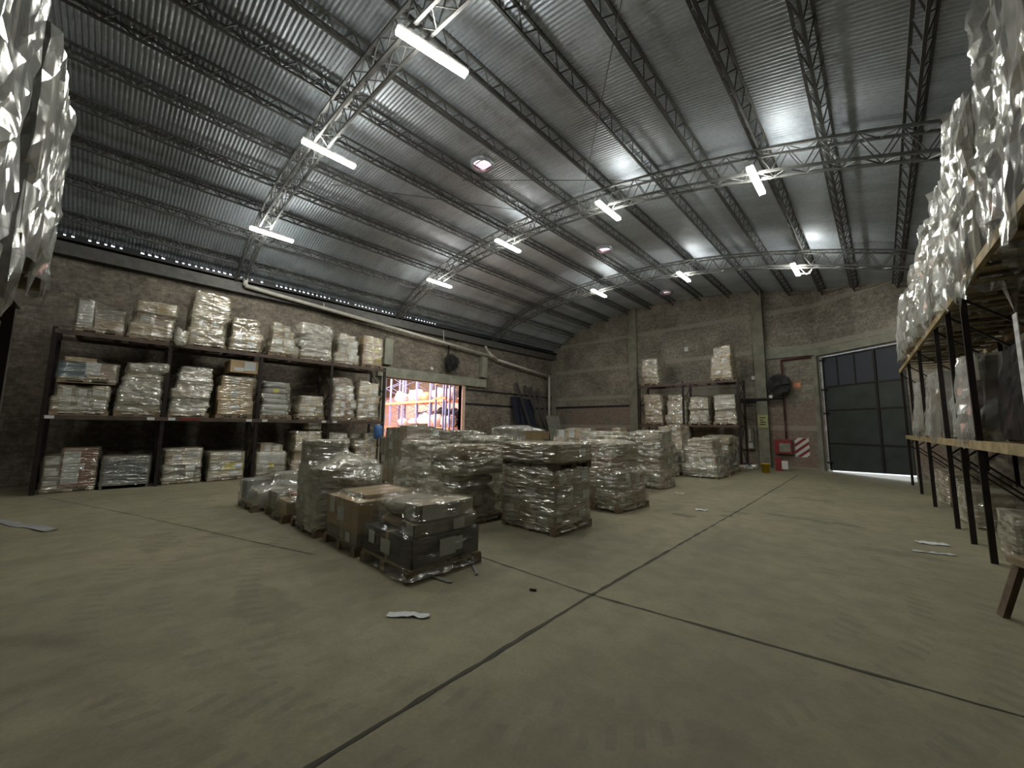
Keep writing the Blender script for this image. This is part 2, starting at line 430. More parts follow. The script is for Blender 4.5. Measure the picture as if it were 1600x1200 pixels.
def wall_poly(name, pts, th, m):
    """vertical wall panel from a closed outline (list of 3D points on one plane) with thickness vector th"""
    mb = MB(); n = len(pts); A = [Vector(p) for p in pts]; B = [p+Vector(th) for p in A]
    mb.v = [tuple(p) for p in A+B]
    mb.f = [tuple(range(n)), tuple(reversed(range(n, 2*n)))] + [(i, (i+1) % n, n+(i+1) % n, n+i) for i in range(n)]
    mb.mi = [0]*len(mb.f)
    return struct(mb.obj(name, m))
# left wall with the doorway to the neighbouring hall
DY0, DY1, DZ = 8.12, 12.35, 3.66
ZW = zroof(XL)-.12
wall_poly('wall_left', [(XL, YN, 0), (XL, DY0, 0), (XL, DY0, DZ), (XL, DY1, DZ), (XL, DY1, 0), (XL, YF, 0), (XL, YF, ZW), (XL, YN, ZW)], (-.25, 0, 0), 'brick_y')
def gable(y, x0, x1, n=30):
    p = [(x0, y, 0), (x1, y, 0)]
    for i in range(n+1):
        x = x1+(x0-x1)*i/n; p.append((x, y, zroof(x)+.012))
    return p
wall_poly('wall_far', gable(YF, XL-.1, GX), (0, .25, 0), 'brick_x')
wall_poly('wall_near', gable(YN, XL-.1, XR+.1), (0, -.25, 0), 'brick_x')
wall_poly('wall_right', [(XR, YN, 0), (XR, GEND.y, 0), (XR, GEND.y, zroof(XR)+.01), (XR, YN, zroof(XR)+.01)], (.25, 0, 0), 'brick_y')
# angled wall that holds the gate
def gpt(s, z, off=0):
    n = Vector((GU.y, -GU.x, 0))       # towards the hall
    p = Vector((GX, GY, 0))+GU*s+n*off; return (p.x, p.y, z)
GW0, GW1, GTOP = .10, 3.12, 4.62
pts = [gpt(0, 0), gpt(GW0, 0), gpt(GW0, GTOP), gpt(GW1, GTOP), gpt(GW1, 0), gpt(GL, 0)]
for i in range(13):
    s = GL*(1-i/12); pts.append(gpt(s, zroof(GX+GU.x*s)+.012))
wall_poly('wall_gate', pts, tuple(-x*.25 for x in (GU.y, -GU.x, 0)), 'brick_x')

# toothed closure strip where daylight shows between sheet and wall
mb = MB(); rnd = random.Random(5); y = -2.6
z0, z1 = ZW-.02, zroof(XL)+.02
mb.box(XL-.02, XL, YN, 20, z0-.16, z0+.028)
while y < 10.6:
    gap = rnd.uniform(.045, .075) if rnd.random() < .86 else 0
    mb.box(XL-.02, XL, y, y+.152-gap, z0+.028, z1)
    y += .152
mb.box(XL-.02, XL, YN, -2.6, z0, z1); mb.box(XL-.02, XL, y, 20, z0, z1)
struct(mb.obj('trim_4', 'dark'))
struct(MB().box(XL, XL+.24, YN, YF, 5.96, 6.30).obj('trim_5', 'purlin'))          # ring beam under the eaves, thick and dark to include its shadow band
struct(MB().box(XL, XL+.30, YN, YF, 6.36, 6.44).obj('trim_6', 'dark'))
struct(MB().box(XL, XL+.16, 7.7, 13.9, 3.70, 4.12).obj('trim_7', 'conc2'))       # lintel over the doorway
struct(MB().box(XL-.25, XL+.12, DY0-.24, DY0, 0, 3.70).obj('trim_8', 'conc2'))    # left jamb
struct(MB().box(XL-.25, XL+.05, DY1, DY1+.20, 0, 3.70).obj('trim_9', 'salmon'))   # right jamb
mb = MB(); mb.box(XL, XL+.03, 12.6, 20, 3.46, 3.54); struct(mb.obj('trim_10', 'dark'))
mb = MB(); mb.box(XL, XL+.03, 12.6, 20, 2.72, 2.82); struct(mb.obj('trim_11', 'dark'))
# concrete columns of the far wall
struct(MB().box(-9.98, -9.52, YF-.18, YF, 0, zroof(-9.7)).obj('trim_12', 'conc'))
struct(MB().box(-3.92, -3.52, YF-.30, YF, 0, zroof(-3.7)).obj('trim_13', 'conc'))
struct(MB().box(XL, XL+.22, YF-.22, YF, 0, 6).obj('trim_14', 'conc'))
struct(MB().box(XL, -9.98, YF-.06, YF, 2.83, 2.92).obj('trim_15', 'dark'))
struct(MB().box(-9.52, -3.92, YF-.06, YF, 2.83, 2.92).obj('trim_16', 'dark'))
struct(MB().box(-3.52, GX, YF-.08, YF, 4.72, 4.98).obj('trim_17', 'conc2'))
# lintel and jambs of the gate
def gbox(s0, s1, o0, o1, z0, z1, mb=None, mi=0):
    mb = mb or MB(); b = len(mb.v)
    for z in (z0, z1):
        for s, o in ((s0, o0), (s1, o0), (s1, o1), (s0, o1)): mb.v.append(gpt(s, z, o))
    for f in ((0, 3, 2, 1), (4, 5, 6, 7), (0, 1, 5, 4), (1, 2, 6, 5), (2, 3, 7, 6), (3, 0, 4, 7)):
        mb.f.append(tuple(b+i for i in f)); mb.mi.append(mi)
    return mb
struct(gbox(-.05, 3.6, -.0, .08, 4.66, 4.95).obj('trim_18', 'conc2'))
struct(gbox(-.22, GW0-.03, -.0, .10, 0, 4.66).obj('trim_19', 'conc'))
# the gate: leaf sheets, frame rails and four milky panes
g = thing('door_1', 'x', 'x', gpt(GW0, 0)); del g['label']; del g['category']; struct(g)
gl = Vector(gpt(GW0, 0))
def gpart(name, boxes, m):
    mb = MB()
    for a in boxes: gbox(*a, mb=mb)
    mb.v = [tuple(Vector(p)-gl) for p in mb.v]
    return mb.obj(name, m, g)
s0, s1 = GW0+.05, GW1-.02
def sheet(name, z0a, z0b, z1, m):
    mb = gbox(s0, s1, -.12, -.08, 0, z1); v = mb.v
    for i, (s, z) in enumerate(((s0, z0a), (s1, z0b), (s1, z0b), (s0, z0a))): v[i] = (v[i][0], v[i][1], z)
    mb.v = [tuple(Vector(p)-gl) for p in mb.v]; return mb.obj(name, m, g)
sheet('lower_sheet', .05, .20, 1.12, 'gate')
sheet('middle_sheet', 1.12, 1.12, 2.42, 'gate')
sheet('upper_sheet', 2.42, 2.42, 3.36, 'gate')
gpart('frame_rail', [(s0, s1, -.13, -.06, z-.03, z+.03) for z in (1.12, 2.42, 3.36, 4.55)], 'gateframe')
gpart('frame_stile', [(s-.03, s+.03, -.125, -.065, .22 if s > .5 else .1, 4.57) for s in (s0+.03, s1-.03)]+[(2.08, 2.16, -.13, -.05, .17, 4.57)], 'gateframe')
gpart('glazing_bar', [(s-.022, s+.022, -.125, -.075, 3.38, 4.55) for s in (.75, 1.41)], 'gateframe')
for a, b_ in ((s0+.06, .73), (.77, 1.39), (1.43, 2.08), (2.16, s1-.06)):
    gpart('window_pane', [(a, b_, -.105, -.095, 3.39, 4.52)], 'pane')
for z in (.35, 2.3, 3.25, 4.45):
    gpart('hinge', [(s0-.03, s0+.14, -.06, .02, z-.03, z+.03)], 'gateframe')
# yard outside the gate
struct(MB().poly([gpt(-6, -.22, -.25), gpt(9, -.22, -.25), gpt(9, -.22, -14), gpt(-6, -.22, -14)][::-1]).obj('ground_outside', simple('pale_yard', (.7, .7, .68), .8, var=.1)))

# ------------------------------------------------------------------ neighbouring hall
struct(MB().box(-30, XL-.25, 3.0, 22, -.2, -.001).obj('floor_neighbour', simple('bright_floor', (.5, .40, .35), .7)))
struct(MB().box(-30, XL-.25, 3.0, 22, 6.2, 6.4).obj('ceiling_neighbour', 'conc'))
struct(MB().box(-30.2, -30, 3.0, 22, 0, 6.2).obj('wall_neighbour_left', 'salmon'))
struct(MB().box(-30, XL-.25, 15.3, 15.55, 3.9, 6.1).obj('wall_neighbour_upper', 'darkwood'))  # dark backdrop added behind the rack for contrast
struct(MB().box(-30, XL-.25, 15.6, 15.8, 0, 6.2).obj('wall_neighbour_far', 'salmon'))
struct(MB().box(-30, XL-.25, 2.8, 3.0, 0, 6.2).obj('wall_neighbour_near', 'salmon'))
t = thing('blue_orange_rack', 'tall blue and orange pallet rack in the bright hall beyond the doorway', 'rack', (-24.2, 12.8, 0))
mb = MB()
for i, x in enumerate((0, .78, 2.3, 3.9, 5.35, 7.2)):
    for y in (0, 1.1):
        MB().box(x-.05, x+.05, y-.04, y+.04, 0, 4.9).obj('upright', 'bluepost', t)
    b = MB()
    for k in range(5): b.bar((x, 0, .3+k*.95), (x, 1.1, .8+k*.95), .03); b.bar((x, 1.1, .8+k*.95), (x, 0, 1.25+k*.95), .03)
    b.obj('brace', 'bluepost', t)
for z in (1.55, 3.1):
    for y in (-.03, 1.13): MB().box(-.05, 7.25, y-.03, y+.03, z-.13, z).obj('beam', 'orange', t)
mb = MB()
for k in range(24): mb.box(.1+k*.3, .25+k*.3, 0, 1.1, 3.1, 3.12)
mb.obj('deck_board', 'whitebag', t)
t = thing('orange_rack_frame', 'orange rack frame standing end on at the right side of the doorway', 'rack', (-17.0, 11.9, 0))
for x, y in ((0, 0), (.9, 0), (0, .5), (.9, .5)): MB().box(x-.04, x+.04, y-.04, y+.04, 0, 4.0).obj('upright', 'bluepost', t)
for z in (3.1, 3.9): MB().box(-.04, .94, -.06, -.01, z-.10, z).obj('beam', 'orange', t)
def blob(r, sx, sy, sz, seed, n=12, amp=.16):
    mb = MB(); rn = random.Random(seed); off = Vector((rn.random()*50, rn.random()*50, 0))
    m = 8
    for k in range(m+1):
        ph = PI*k/m
        for i in range(n):
            th = 2*PI*i/n; d = Vector((math.sin(ph)*math.cos(th), math.sin(ph)*math.sin(th), math.cos(ph)))
            q = [abs(c)**.7*(1 if c > 0 else -1) for c in d]
            rr = r*(1+amp*noise.noise(d*1.7+off)*2)
            mb.v.append((q[0]*rr*sx, q[1]*rr*sy, (q[2]+1)*rr*sz))
    for k in range(m):
        for i in range(n):
            j_ = (i+1) % n; mb.f.append((k*n+i, (k+1)*n+i, (k+1)*n+j_, k*n+j_)); mb.mi.append(0)
    return mb
bags = [(-23.0, 3.12, 'whitebag', .42), (-21.2, 3.12, 'whitebag', .5), (-20.2, 3.12, 'orange', .34), (-18.6, 3.12, 'whitebag', .45), (-17.6, 3.12, 'whitebag', .42),
        (-22.6, 1.57, 'whitebag', .35), (-20.0, 1.57, 'whitebag', .5), (-19.0, 1.57, 'whitebag', .5), (-17.8, 1.57, 'whitebag', .42), (-21.3, 1.57, 'salmon', .34)]
bl = ['round pale bag at the left end of the upper orange shelf', 'large pale bag on the upper orange shelf', 'orange bag on the upper orange shelf beyond the doorway',
      'pale bag right of the orange bag on the upper shelf', 'pale bag at the right end of the upper orange shelf', 'small pale bag on the lower orange shelf',
      'large round pink white bag low in the doorway', 'pink white bag low in the doorway, right of the largest', 'pale bag at the right end of the lower shelf', 'salmon coloured bag on the lower orange shelf']
for i, (x, z, m, r) in enumerate(bags):
    o = blob(r, 1.1, .9, .75, i).obj('bulk_bag', m, None, (x, 13.35, z), smooth=True)
    tag(o, bl[i], 'bag', 'bags on the rack in the neighbouring hall')
for k, (x, w, h, m) in enumerate(((-22.4, .5, 1.1, 'sackdark'), (-20.9, .35, 1.2, 'brown'), (-19.9, .45, 1.25, 'dark'), (-18.7, .4, 1.2, 'sackdark'))):  # dark masses added for contrast in the bright doorway
    o = blob(.5, w/.5, .8, h/1.2, 40+k).obj('dark_bale', m, None, (x, 14.6, 1.62), smooth=True)
    tag(o, ['dark bale behind the second blue upright in the bright hall', 'brown bale between blue uprights in the bright hall', 'darkest bale behind the lower shelf bags in the bright hall', 'dark bale at the right behind the orange rack frame'][k], 'bale', 'dark bales in the neighbouring hall')
t = thing('dark_shelf', 'low dark shelf standing behind the blue and orange rack', 'shelf', (-24.2, 14.2, 0))
MB().box(0, 6.6, 0, .9, 1.54, 1.61).obj('shelf_board', 'dark', t)
for x in (0.05, 3.2, 6.5):
    for y in (.05, .85): MB().box(x-.04, x+.04, y-.04, y+.04, 0, 1.54).obj('leg', 'dark', t)
o = MB().box(-1.2, 1.2, -.4, .4, 0, 1.5).obj('stacked_board', MT['kraft'], None, (-24.6, 11.3, 0)); tag(o, 'pale yellow stack of boards at the left inside the bright doorway', 'boards')

# ------------------------------------------------------------------ trusses and purlins
def truss(y, label):
    t = thing('roof_truss', label, 'truss', (0, y, 0))
    w = .26; n = 70; xs = [XL+.12+(XR-XL-.2)*i/n for i in range(n+1)]
    def depth(x): return .50-.28*max(0, (-12.5-x)/2.9)
    for s, nm in ((-1, 'top_chord'), (1, 'top_chord')):
        mb = MB()
        for a, c in zip(xs[:-1], xs[1:]): mb.bar((a, s*w/2, zt(a)-.03), (c, s*w/2, zt(c)-.03), .045)
        mb.obj(nm, 'truss', t)
        mb = MB()
        for a, c in zip(xs[:-1], xs[1:]): mb.bar((a, s*w/2, zt(a)-depth(a)), (c, s*w/2, zt(c)-depth(c)), .045)
        mb.obj('bottom_chord', 'truss', t)
        mb = MB()
        for i in range(n):
            a, c = xs[i], xs[i+1]
            if i % 2: mb.bar((a, s*w/2, zt(a)-.03), (c, s*w/2, zt(c)-depth(c)), .016)
            else: mb.bar((a, s*w/2, zt(a)-depth(a)), (c, s*w/2, zt(c)-.03), .016)
        mb.obj('lattice_web', 'truss', t)
    for lo in (0, 1):
        mb = MB()
        for i in range(n):
            a, c = xs[i], xs[i+1]; k = 1 if i % 2 else -1
            za = zt(a)-.03 if not lo else zt(a)-depth(a); zc = zt(c)-.03 if not lo else zt(c)-depth(c)
            mb.bar((a, -k*w/2, za), (c, k*w/2, zc), .014)
        mb.obj('cross_lacing', 'truss', t)
    return t
TY = [2.62, 8.5, 14.35, -3.25]
truss(TY[3], 'arched lattice steel truss behind the viewer carrying one lamp')
truss(TY[0], 'arched lattice steel truss nearest the camera, carrying three lamps')
truss(TY[1], 'arched lattice steel truss in the middle, carrying four lamps')
truss(TY[2], 'arched lattice steel truss nearest the far brick wall')
def purlin(x, first=[None]):
    if first[0]:
        src = first[0]; t = src.copy(); C.objects.link(t)
        for ch in src.children:
            c = ch.copy(); C.objects.link(c); c.parent = t
    else:
        t = thing('roof_purlin', 'slim dark lattice purlin running lengthwise under the corrugated roof', 'purlin', group='lattice purlins under the roof sheet')
        first[0] = t; P = [(-.11, 0), (.11, 0), (0, -.20)]
        y0, y1 = YN+.05, YF-.05; n = 126
        for px_, pz in P:
            MB().bar((px_, y0, pz), (px_, y1, pz), .040).obj('chord', 'purlin', t)
        for (ax, az), (bx, bz) in ((P[0], P[2]), (P[1], P[2])):
            mb = MB()
            for i in range(n):
                ya = y0+(y1-y0)*i/n; yb = y0+(y1-y0)*(i+1)/n
                if i % 2: mb.bar((ax, ya, az), (bx, yb, bz), .018)
                else: mb.bar((bx, ya, bz), (ax, yb, az), .018)
            mb.obj('lacing', 'purlin', t)
    t.location = (x, 0, zt(x)+.215)
for x in (1.85, .72, -.38, -1.38, -2.5, -3.6, -4.85, -6.1, -7.45, -8.7, -9.95, -11.3, -12.55, -13.75, -14.8): purlin(x)
# bracing rods between trusses
for a, c, l in (((-5.6, 8.4, 7.4), (-1.0, 2.7, 6.6), 'thin diagonal bracing rod under the right of the roof'),
                ((-9.8, 2.7, 7.5), (-6.0, 8.4, 7.5), 'thin diagonal bracing rod near the largest roof vent'),
                ((-7.2, 5.6, 7.75), (-3.2, 8.4, 7.3), 'thin rod running from the largest vent to the middle truss')):
    o = MB().bar(a, c, .018, n=6).obj('bracing_rod', 'purlin'); tag(o, l, 'rod')

# ------------------------------------------------------------------ lamps
LAMPS = [(-4.38, 0, -.12, 'lamp nearest the camera and highest in the picture'), (-8.3, 0, 0, 'second lamp from the left wall on the nearest truss'), (-12.5, 0, 0, 'lamp of the nearest truss closest to the left wall'),
         (-12.15, 1, 0, 'lamp of the middle truss closest to the left wall'), (-8.4, 1, 0, 'lamp of the middle truss second from the left wall'), (-4.75, 1, 0, 'lamp of the middle truss under the crossing brace'), (-1.47, 1, 0, 'lamp of the middle truss furthest right'),
         (-8.55, 2, 0, 'lamp of the far truss furthest left'), (-4.95, 2, 0, 'lamp of the far truss in its middle'), (-1.6, 2, 0, 'lamp of the far truss furthest right with a loose cable loop'),
         (-8.4, 3, 0, 'lamp of the truss behind the viewer')]
for i, (x, k, dz, l) in enumerate(LAMPS):
    z = zt(x)-.50-.10+dz
    t = thing('linear_lamp', 'long white tube '+l, 'lamp', (x, TY[k]+(.2 if k == 0 else 0), z), math.radians(-9) if i == 0 else 0, group='tube lamps under the trusses')
    MB().box(-.05, .05, -.56, .56, .02, .07).obj('housing', 'housing', t)
    MB().box(-.055, -.008, -.55, .55, -.03, .02).obj('tube', 'lamp', t)
    MB().box(.008, .055, -.55, .55, -.03, .02).obj('tube', 'lamp', t)
    mb = MB()
    for yy in (-.12, .12): mb.bar((0, yy, .07), (0, yy, .13), .02)
    mb.obj('hanger', 'housing', t)
    if i == 9:
        mb = MB(); mb.tube([(.02, .6, .05), (.3, .5, -.05), (.4, .3, .06), (.25, .1, -.2), (.12, .0, .0)], .012, 6); mb.obj('cable', 'white', t)

# ------------------------------------------------------------------ pallets, cartons, film
def pallet_mesh(w, d):
    mb = MB(); n = 6
    for i in range(n):
        y = -d/2+d*(i+.5)/n; mb.box(-w/2, w/2, y-d/n*.36, y+d/n*.36, .108, .13)
    for x in (-w/2+.06, 0, w/2-.06):
        mb.box(x-.05, x+.05, -d/2, d/2, .086, .107)
        for y in (-d/2+.07, 0, d/2-.07): mb.box(x-.05, x+.05, y-.07, y+.07, .022, .085)
        mb.box(x-.05, x+.05, -d/2, d/2, 0, .021)
    return mb
def carton(parent, b, m, rnd, tape=True, name='carton'):
    x0, x1, y0, y1, z0, z1 = b; w, d, h = x1-x0, y1-y0, z1-z0
    mb = MB(); j = .004
    t = .03
    xs = [-w/2, -t, t, w/2]
    P = lambda x, y, z: (x+rnd.uniform(-j, j), y+rnd.uniform(-j, j), z+(rnd.uniform(-j, j) if z > .01 else 0))
    g_ = [[P(x, y, z) for x in xs] for (y, z) in ((-d/2, 0), (d/2, 0), (d/2, h), (-d/2, h))]
    for row in g_: mb.v += row
    for r in range(4):
        for c in range(3):
            a = r*4+c; bq = ((r+1) % 4)*4+c
            mb.f.append((a, bq, bq+1, a+1)); mb.mi.append(1 if (c == 1 and r in (1, 2, 3) and tape) else 0)
    mb.f.append((0, 4, 8, 12)[::-1]); mb.mi.append(0); mb.f.append((3, 7, 11, 15)); mb.mi.append(0)
    o = mb.obj(name, [m, 'tape'], parent, ((x0+x1)/2, (y0+y1)/2, z0), math.radians(rnd.uniform(-1.2, 1.2)))
    return o
def label_on(carton_obj, dims, face, rnd, size=None, m='paper', name='paper_label', pos=(0, .5)):
    w, d, h = dims; sw, sh = size or (rnd.uniform(.12, .2), rnd.uniform(.12, .2)); sh = min(sh, h*.85)
    e = .012
    px_, pz = pos; cz = h*pz
    if face == '-y': mb = MB().box(px_*w-sw/2, px_*w+sw/2, -d/2-e, -d/2-e+.004, cz-sh/2, cz+sh/2)
    elif face == '+x': mb = MB().box(w/2+e-.004, w/2+e, px_*d-sw/2, px_*d+sw/2, cz-sh/2, cz+sh/2)
    elif face == '-x': mb = MB().box(-w/2-e, -w/2-e+.004, px_*d-sw/2, px_*d+sw/2, cz-sh/2, cz+sh/2)
    elif face == '+y': mb = MB().box(px_*w-sw/2, px_*w+sw/2, d/2+e-.004, d/2+e, cz-sh/2, cz+sh/2)
    return mb.obj(name, m, carton_obj)
def wrap(parent, boxes, m, seed, z0=.05, off=.015, nt=64, dz=.036, amp=.012, iters=4, name='stretch_film', ztop=None, skirt=0., folds=0., ragged=0.):
    B = np.array([b[:6] for b in boxes]); zt_ = ztop or B[:, 5].max()+off
    cx, cy = (B[:, 0].min()+B[:, 1].max())/2, (B[:, 2].min()+B[:, 3].max())/2
    nz = max(4, int((zt_-z0)/dz)); zs = np.linspace(z0, zt_, nz+1); th = np.arange(nt)*2*PI/nt
    R = np.full((nz+1, nt), .03)
    for i, z in enumerate(zs):
        for (a0, a1, b0, b1, c0, c1) in B:
            if c0-dz*.9-.02 <= z <= c1+off+1e-3:
                for k, t in enumerate(th):
                    dx, dy = math.cos(t), math.sin(t)
                    tmin, tmax = 0, 1e9
                    for lo, hi, dd in ((a0-cx, a1-cx, dx), (b0-cy, b1-cy, dy)):
                        if abs(dd) < 1e-6:
                            if lo > 0 or hi < 0: tmax = -1
                        else:
                            q1, q2 = lo/dd, hi/dd
                            tmin = max(tmin, min(q1, q2)); tmax = min(tmax, max(q1, q2))
                    if tmax > tmin: R[i, k] = max(R[i, k], tmax+off)
    R0 = R.copy()
    R[0] = np.maximum(R[0], R[1])
    for _ in range(iters):
        A = (np.roll(R, 1, 1)+np.roll(R, -1, 1))/2; up = np.vstack([R[1:], R[-1:]*.9]); dn = np.vstack([R[:1], R[:-1]])
        R = np.maximum(R0, np.minimum((A*2+up+dn)/4, R.max()))
    rn = random.Random(seed); ov = Vector((rn.random()*90, rn.random()*90, rn.random()*90))
    mb = MB()
    for i, z in enumerate(zs):
        f = i/nz
        for k, t in enumerate(th):
            r = R[i, k]; p = Vector((math.cos(t)*r, math.sin(t)*r, z))
            n1 = noise.noise(Vector((p.x*4, p.y*4, p.z*9))+ov); n2 = noise.noise(Vector((p.x*11, p.y*11, p.z*20))+ov)
            n3 = noise.noise(Vector((t*1.1+z*2.6, z*7-t*1.3, 3.3))+ov)
            rr = r + amp*(1.0+n1*1.6+n2*.8+max(0, 1-abs(n3)*5)*.9)
            if folds:
                jr = random.Random(i*977+k*13+seed)
                w_ = .5*noise.noise(Vector((p.x*1.2, p.y*1.2, z*1.1))+ov)      # folds wander sideways
                tw = t+w_*.9; sd = .35+.65*abs(math.sin(t))
                q = noise.noise(Vector((math.cos(tw)*2.2, math.sin(tw)*2.2, z*.9))+ov)
                q2 = noise.noise(Vector((math.cos(tw)*5, math.sin(tw)*5, z*.35))+ov)
                rr = r+amp*.5+folds*sd*(.8*q+.5+max(0, 1-abs(q2)*4)*1.2+jr.uniform(-.32, .32))
            if skirt and i == 0: rr += skirt*(.5+rn.random())
            zz = z+(n2*.02 if 0 < i < nz else 0)
            if ragged and i < 4: zz -= ragged*(4-i)/4*max(0, noise.noise(Vector((math.cos(t)*5, math.sin(t)*5, 3))+ov)+.15)*2
            mb.v.append((cx+math.cos(t)*rr, cy+math.sin(t)*rr, zz))
    for i in range(nz):
        for k in range(nt):
            j_ = (k+1) % nt; mb.f.append((i*nt+k, i*nt+j_, (i+1)*nt+j_, (i+1)*nt+k)); mb.mi.append(0)
    rl = R[-1].mean(); c = len(mb.v)
    base = nz*nt
    for q in (.6, .25):
        for k in range(nt):
            v = mb.v[base+k]; mb.v.append((cx+(v[0]-cx)*q, cy+(v[1]-cy)*q, zt_+.008*noise.noise(Vector((v[0]*9*q, v[1]*9*q, seed)))))
    for a, b2 in ((base, c), (c, c+nt)):
        for k in range(nt):
            j_ = (k+1) % nt; mb.f.append((a+k, a+j_, b2+j_, b2+k)); mb.mi.append(0)
    mb.f.append(tuple(c+nt+k for k in range(nt))); mb.mi.append(0)
    return mb.obj(name, m, parent, smooth=not folds)

def sack_mesh(w, d, h, seed):
    mb = MB(); n = 14; rings = [(0, .86), (.25, 1.0), (.6, 1.0), (.9, .86), (1.0, .55)]
    ov = Vector((seed*3.1, seed*1.7, 0))
    for f, k in rings:
        for i in range(n):
            t = 2*PI*i/n; c, s = math.cos(t), math.sin(t)
            x = (abs(c)**.55)*(1 if c > 0 else -1)*w/2*k; y = (abs(s)**.55)*(1 if s > 0 else -1)*d/2*k
            q = noise.noise(Vector((x*5, y*5, f*2))+ov)
            mb.v.append((x*(1+q*.08), y*(1+q*.08), f*h*(1+q*.12)))
    m = len(rings)
    for r in range(m-1):
        for i in range(n):
            j_ = (i+1) % n; mb.f.append((r*n+i, r*n+j_, (r+1)*n+j_, (r+1)*n+i)); mb.mi.append(0)
    mb.f.append(tuple(reversed(range(n)))); mb.mi.append(0); mb.f.append(tuple((m-1)*n+i for i in range(n))); mb.mi.append(0)
    return mb

def load(label, x, y, z, w, d, h, layers, faces, seed, group=None, film='film', mats=('brown',), kind='cartons', rz=0., nl=3, cat='wrapped pallet', pallet='wood', cut=.0, lm=None, boxes=None, labels=None, amp=.022, iters=4, skirt=0., step=None):
    """one wrapped pallet: wooden pallet, its cartons or sacks with paper labels, and the film round them"""
    rnd = random.Random(seed); t = thing('wrapped_pallet', label, cat, (x, y, z), math.radians(rz), group)
    z0 = 0.
    if pallet: pallet_mesh(w, d).obj('wooden_pallet', pallet, t); z0 = .131
    B = []; objs = []
    if boxes:
        for b in boxes:
            m = b[6] if len(b) > 6 else rnd.choice(mats)
            B.append(b[:6]); 
            if len(b) > 7 and b[7] == 'sack':
                o = sack_mesh(b[1]-b[0], b[3]-b[2], b[5]-b[4], seed+len(B)).obj('sack', m, t, ((b[0]+b[1])/2, (b[2]+b[3])/2, b[4]), smooth=True)
            else: o = carton(t, b[:6], m, rnd)
            objs.append((o, (b[1]-b[0], b[3]-b[2], b[5]-b[4]), b))
    else:
        hs = [l[2] if len(l) > 2 else 1 for l in layers]; tot = sum(hs); zc = z0; lx, ly = rnd.uniform(-.022, .022), rnd.uniform(-.022, .022)
        for li, l in enumerate(layers):
            hh = (h-z0)*hs[li]/tot; nx, ny = l[0], l[1]
            shr = 1-(li/len(layers))*cut; shr *= rnd.uniform(.86, 1.0); ww, dd = (w-.02)*shr, (d-.02)*shr
            ox, oy = rnd.uniform(-.04, .04)+lx*li, rnd.uniform(-.035, .035)+ly*li
            if l[0] == 1 and l[1] == 1 and kind != 'sacks' and z0 > 1e-9: pass
            if kind == 'sacks':
                b = (-ww/2+ox, ww/2+ox, -dd/2+oy, dd/2+oy, zc, zc+hh); m = rnd.choice(mats)
                o = sack_mesh(ww, dd, hh*1.1, seed+li).obj('sack', m, t, (ox, oy, zc), math.radians(rnd.uniform(-3, 3)), smooth=True)
                B.append(b); objs.append((o, (ww, dd, hh), b)); zc += hh; continue
            for i in range(nx):
                for k in range(ny):
                    if li == len(layers)-1 and li > 0 and rnd.random() < (step or 0): continue
                    e = .006
                    q = hh*(1-(rnd.random()*.30 if li == len(layers)-1 else 0))
                    b = (-ww/2+ww*i/nx+e+ox, -ww/2+ww*(i+1)/nx-e+ox, -dd/2+dd*k/ny+e+oy, -dd/2+dd*(k+1)/ny-e+oy, zc, zc+q-.003)
                    o = carton(t, b, rnd.choice(mats), rnd); B.append(b)
                    objs.append((o, (b[1]-b[0], b[3]-b[2], b[5]-b[4]), b))
            zc += hh
    # paper labels on the sides that can be seen
    Bm = np.array([b[:6] for b in B])
    for f in faces:
        ax, sgn = ('xy'.index(f[1]), 1 if f[0] == '+' else -1)
        ext = Bm[:, ax*2+1].max() if sgn > 0 else Bm[:, ax*2].min()
        cand = [o for o in objs if abs((o[2][ax*2+1] if sgn > 0 else o[2][ax*2])-ext) < .10]
        rnd.shuffle(cand)
        for o, dims, b in cand[:int(nl*1.5)]:
            label_on(o, dims, f, rnd, m=lm or 'paper', pos=(rnd.uniform(-.25, .25), rnd.uniform(.45, .6)))
    for (idx, f, size, m, pos) in (labels or []):
        label_on(objs[idx][0], objs[idx][1], f, rnd, size=size, m=m, pos=pos)
    if film: wrap(t, B, film, seed, z0=.045 if pallet else .0, amp=amp, iters=iters, skirt=skirt)
    return t

# ------------------------------------------------------------------ racks
def rack(label, origin, rz, ups, levels, depth, H, sgn=1, beam='rackbeam', back=True, hb=.10, upm='rack', up=.08):
    """pallet rack: local x runs along the face, depth goes to sgn*y"""
    t = thing('pallet_rack', label, 'pallet rack', origin, rz)
    for i, x in enumerate(ups):
        for y in ((0, sgn*depth) if back else (0,)):
            MB().box(x-up/2, x+up/2, y-.03, y+.03, 0, H).obj('upright', upm, t)
        b = MB(); n = max(3, int(H/.9))
        for k in range(n):
            za, zb = .15+(H-.3)*k/n, .15+(H-.3)*(k+1)/n
            b.bar((x, 0, za), (x, sgn*depth, zb), .025) if k % 2 else b.bar((x, sgn*depth, za), (x, 0, zb), .025)
        b.obj('brace', upm, t)
    for z in levels:
        for a, c in zip(ups[:-1], ups[1:]):
            if (c-a) < .5: continue
            for y, s in ((-sgn*.03, 1), (sgn*(depth+.03), -1)):
                MB().box(a+.0, c-.0, y-.025, y+.025, z-hb, z-.002).obj('beam', beam, t)
            mb = MB(); n = max(2, int((c-a)/.5))
            for k in range(n):
                xx = a+(c-a)*(k+.5)/n; y0, y1 = sorted((sgn*.0, sgn*depth)); mb.box(xx-.05, xx+.05, y0, y1, z-.03, z-.003)
            mb.obj('cross_bar', beam, t)
    return t

ZA, ZB = 1.75, 3.70
t = rack('long dark steel pallet rack along the left brick wall', (-13.4, -1.02, 0), PI/2, [0, 1.98, 4.05, 6.12, 8.05], [ZA, ZB], 1.05, 3.75)
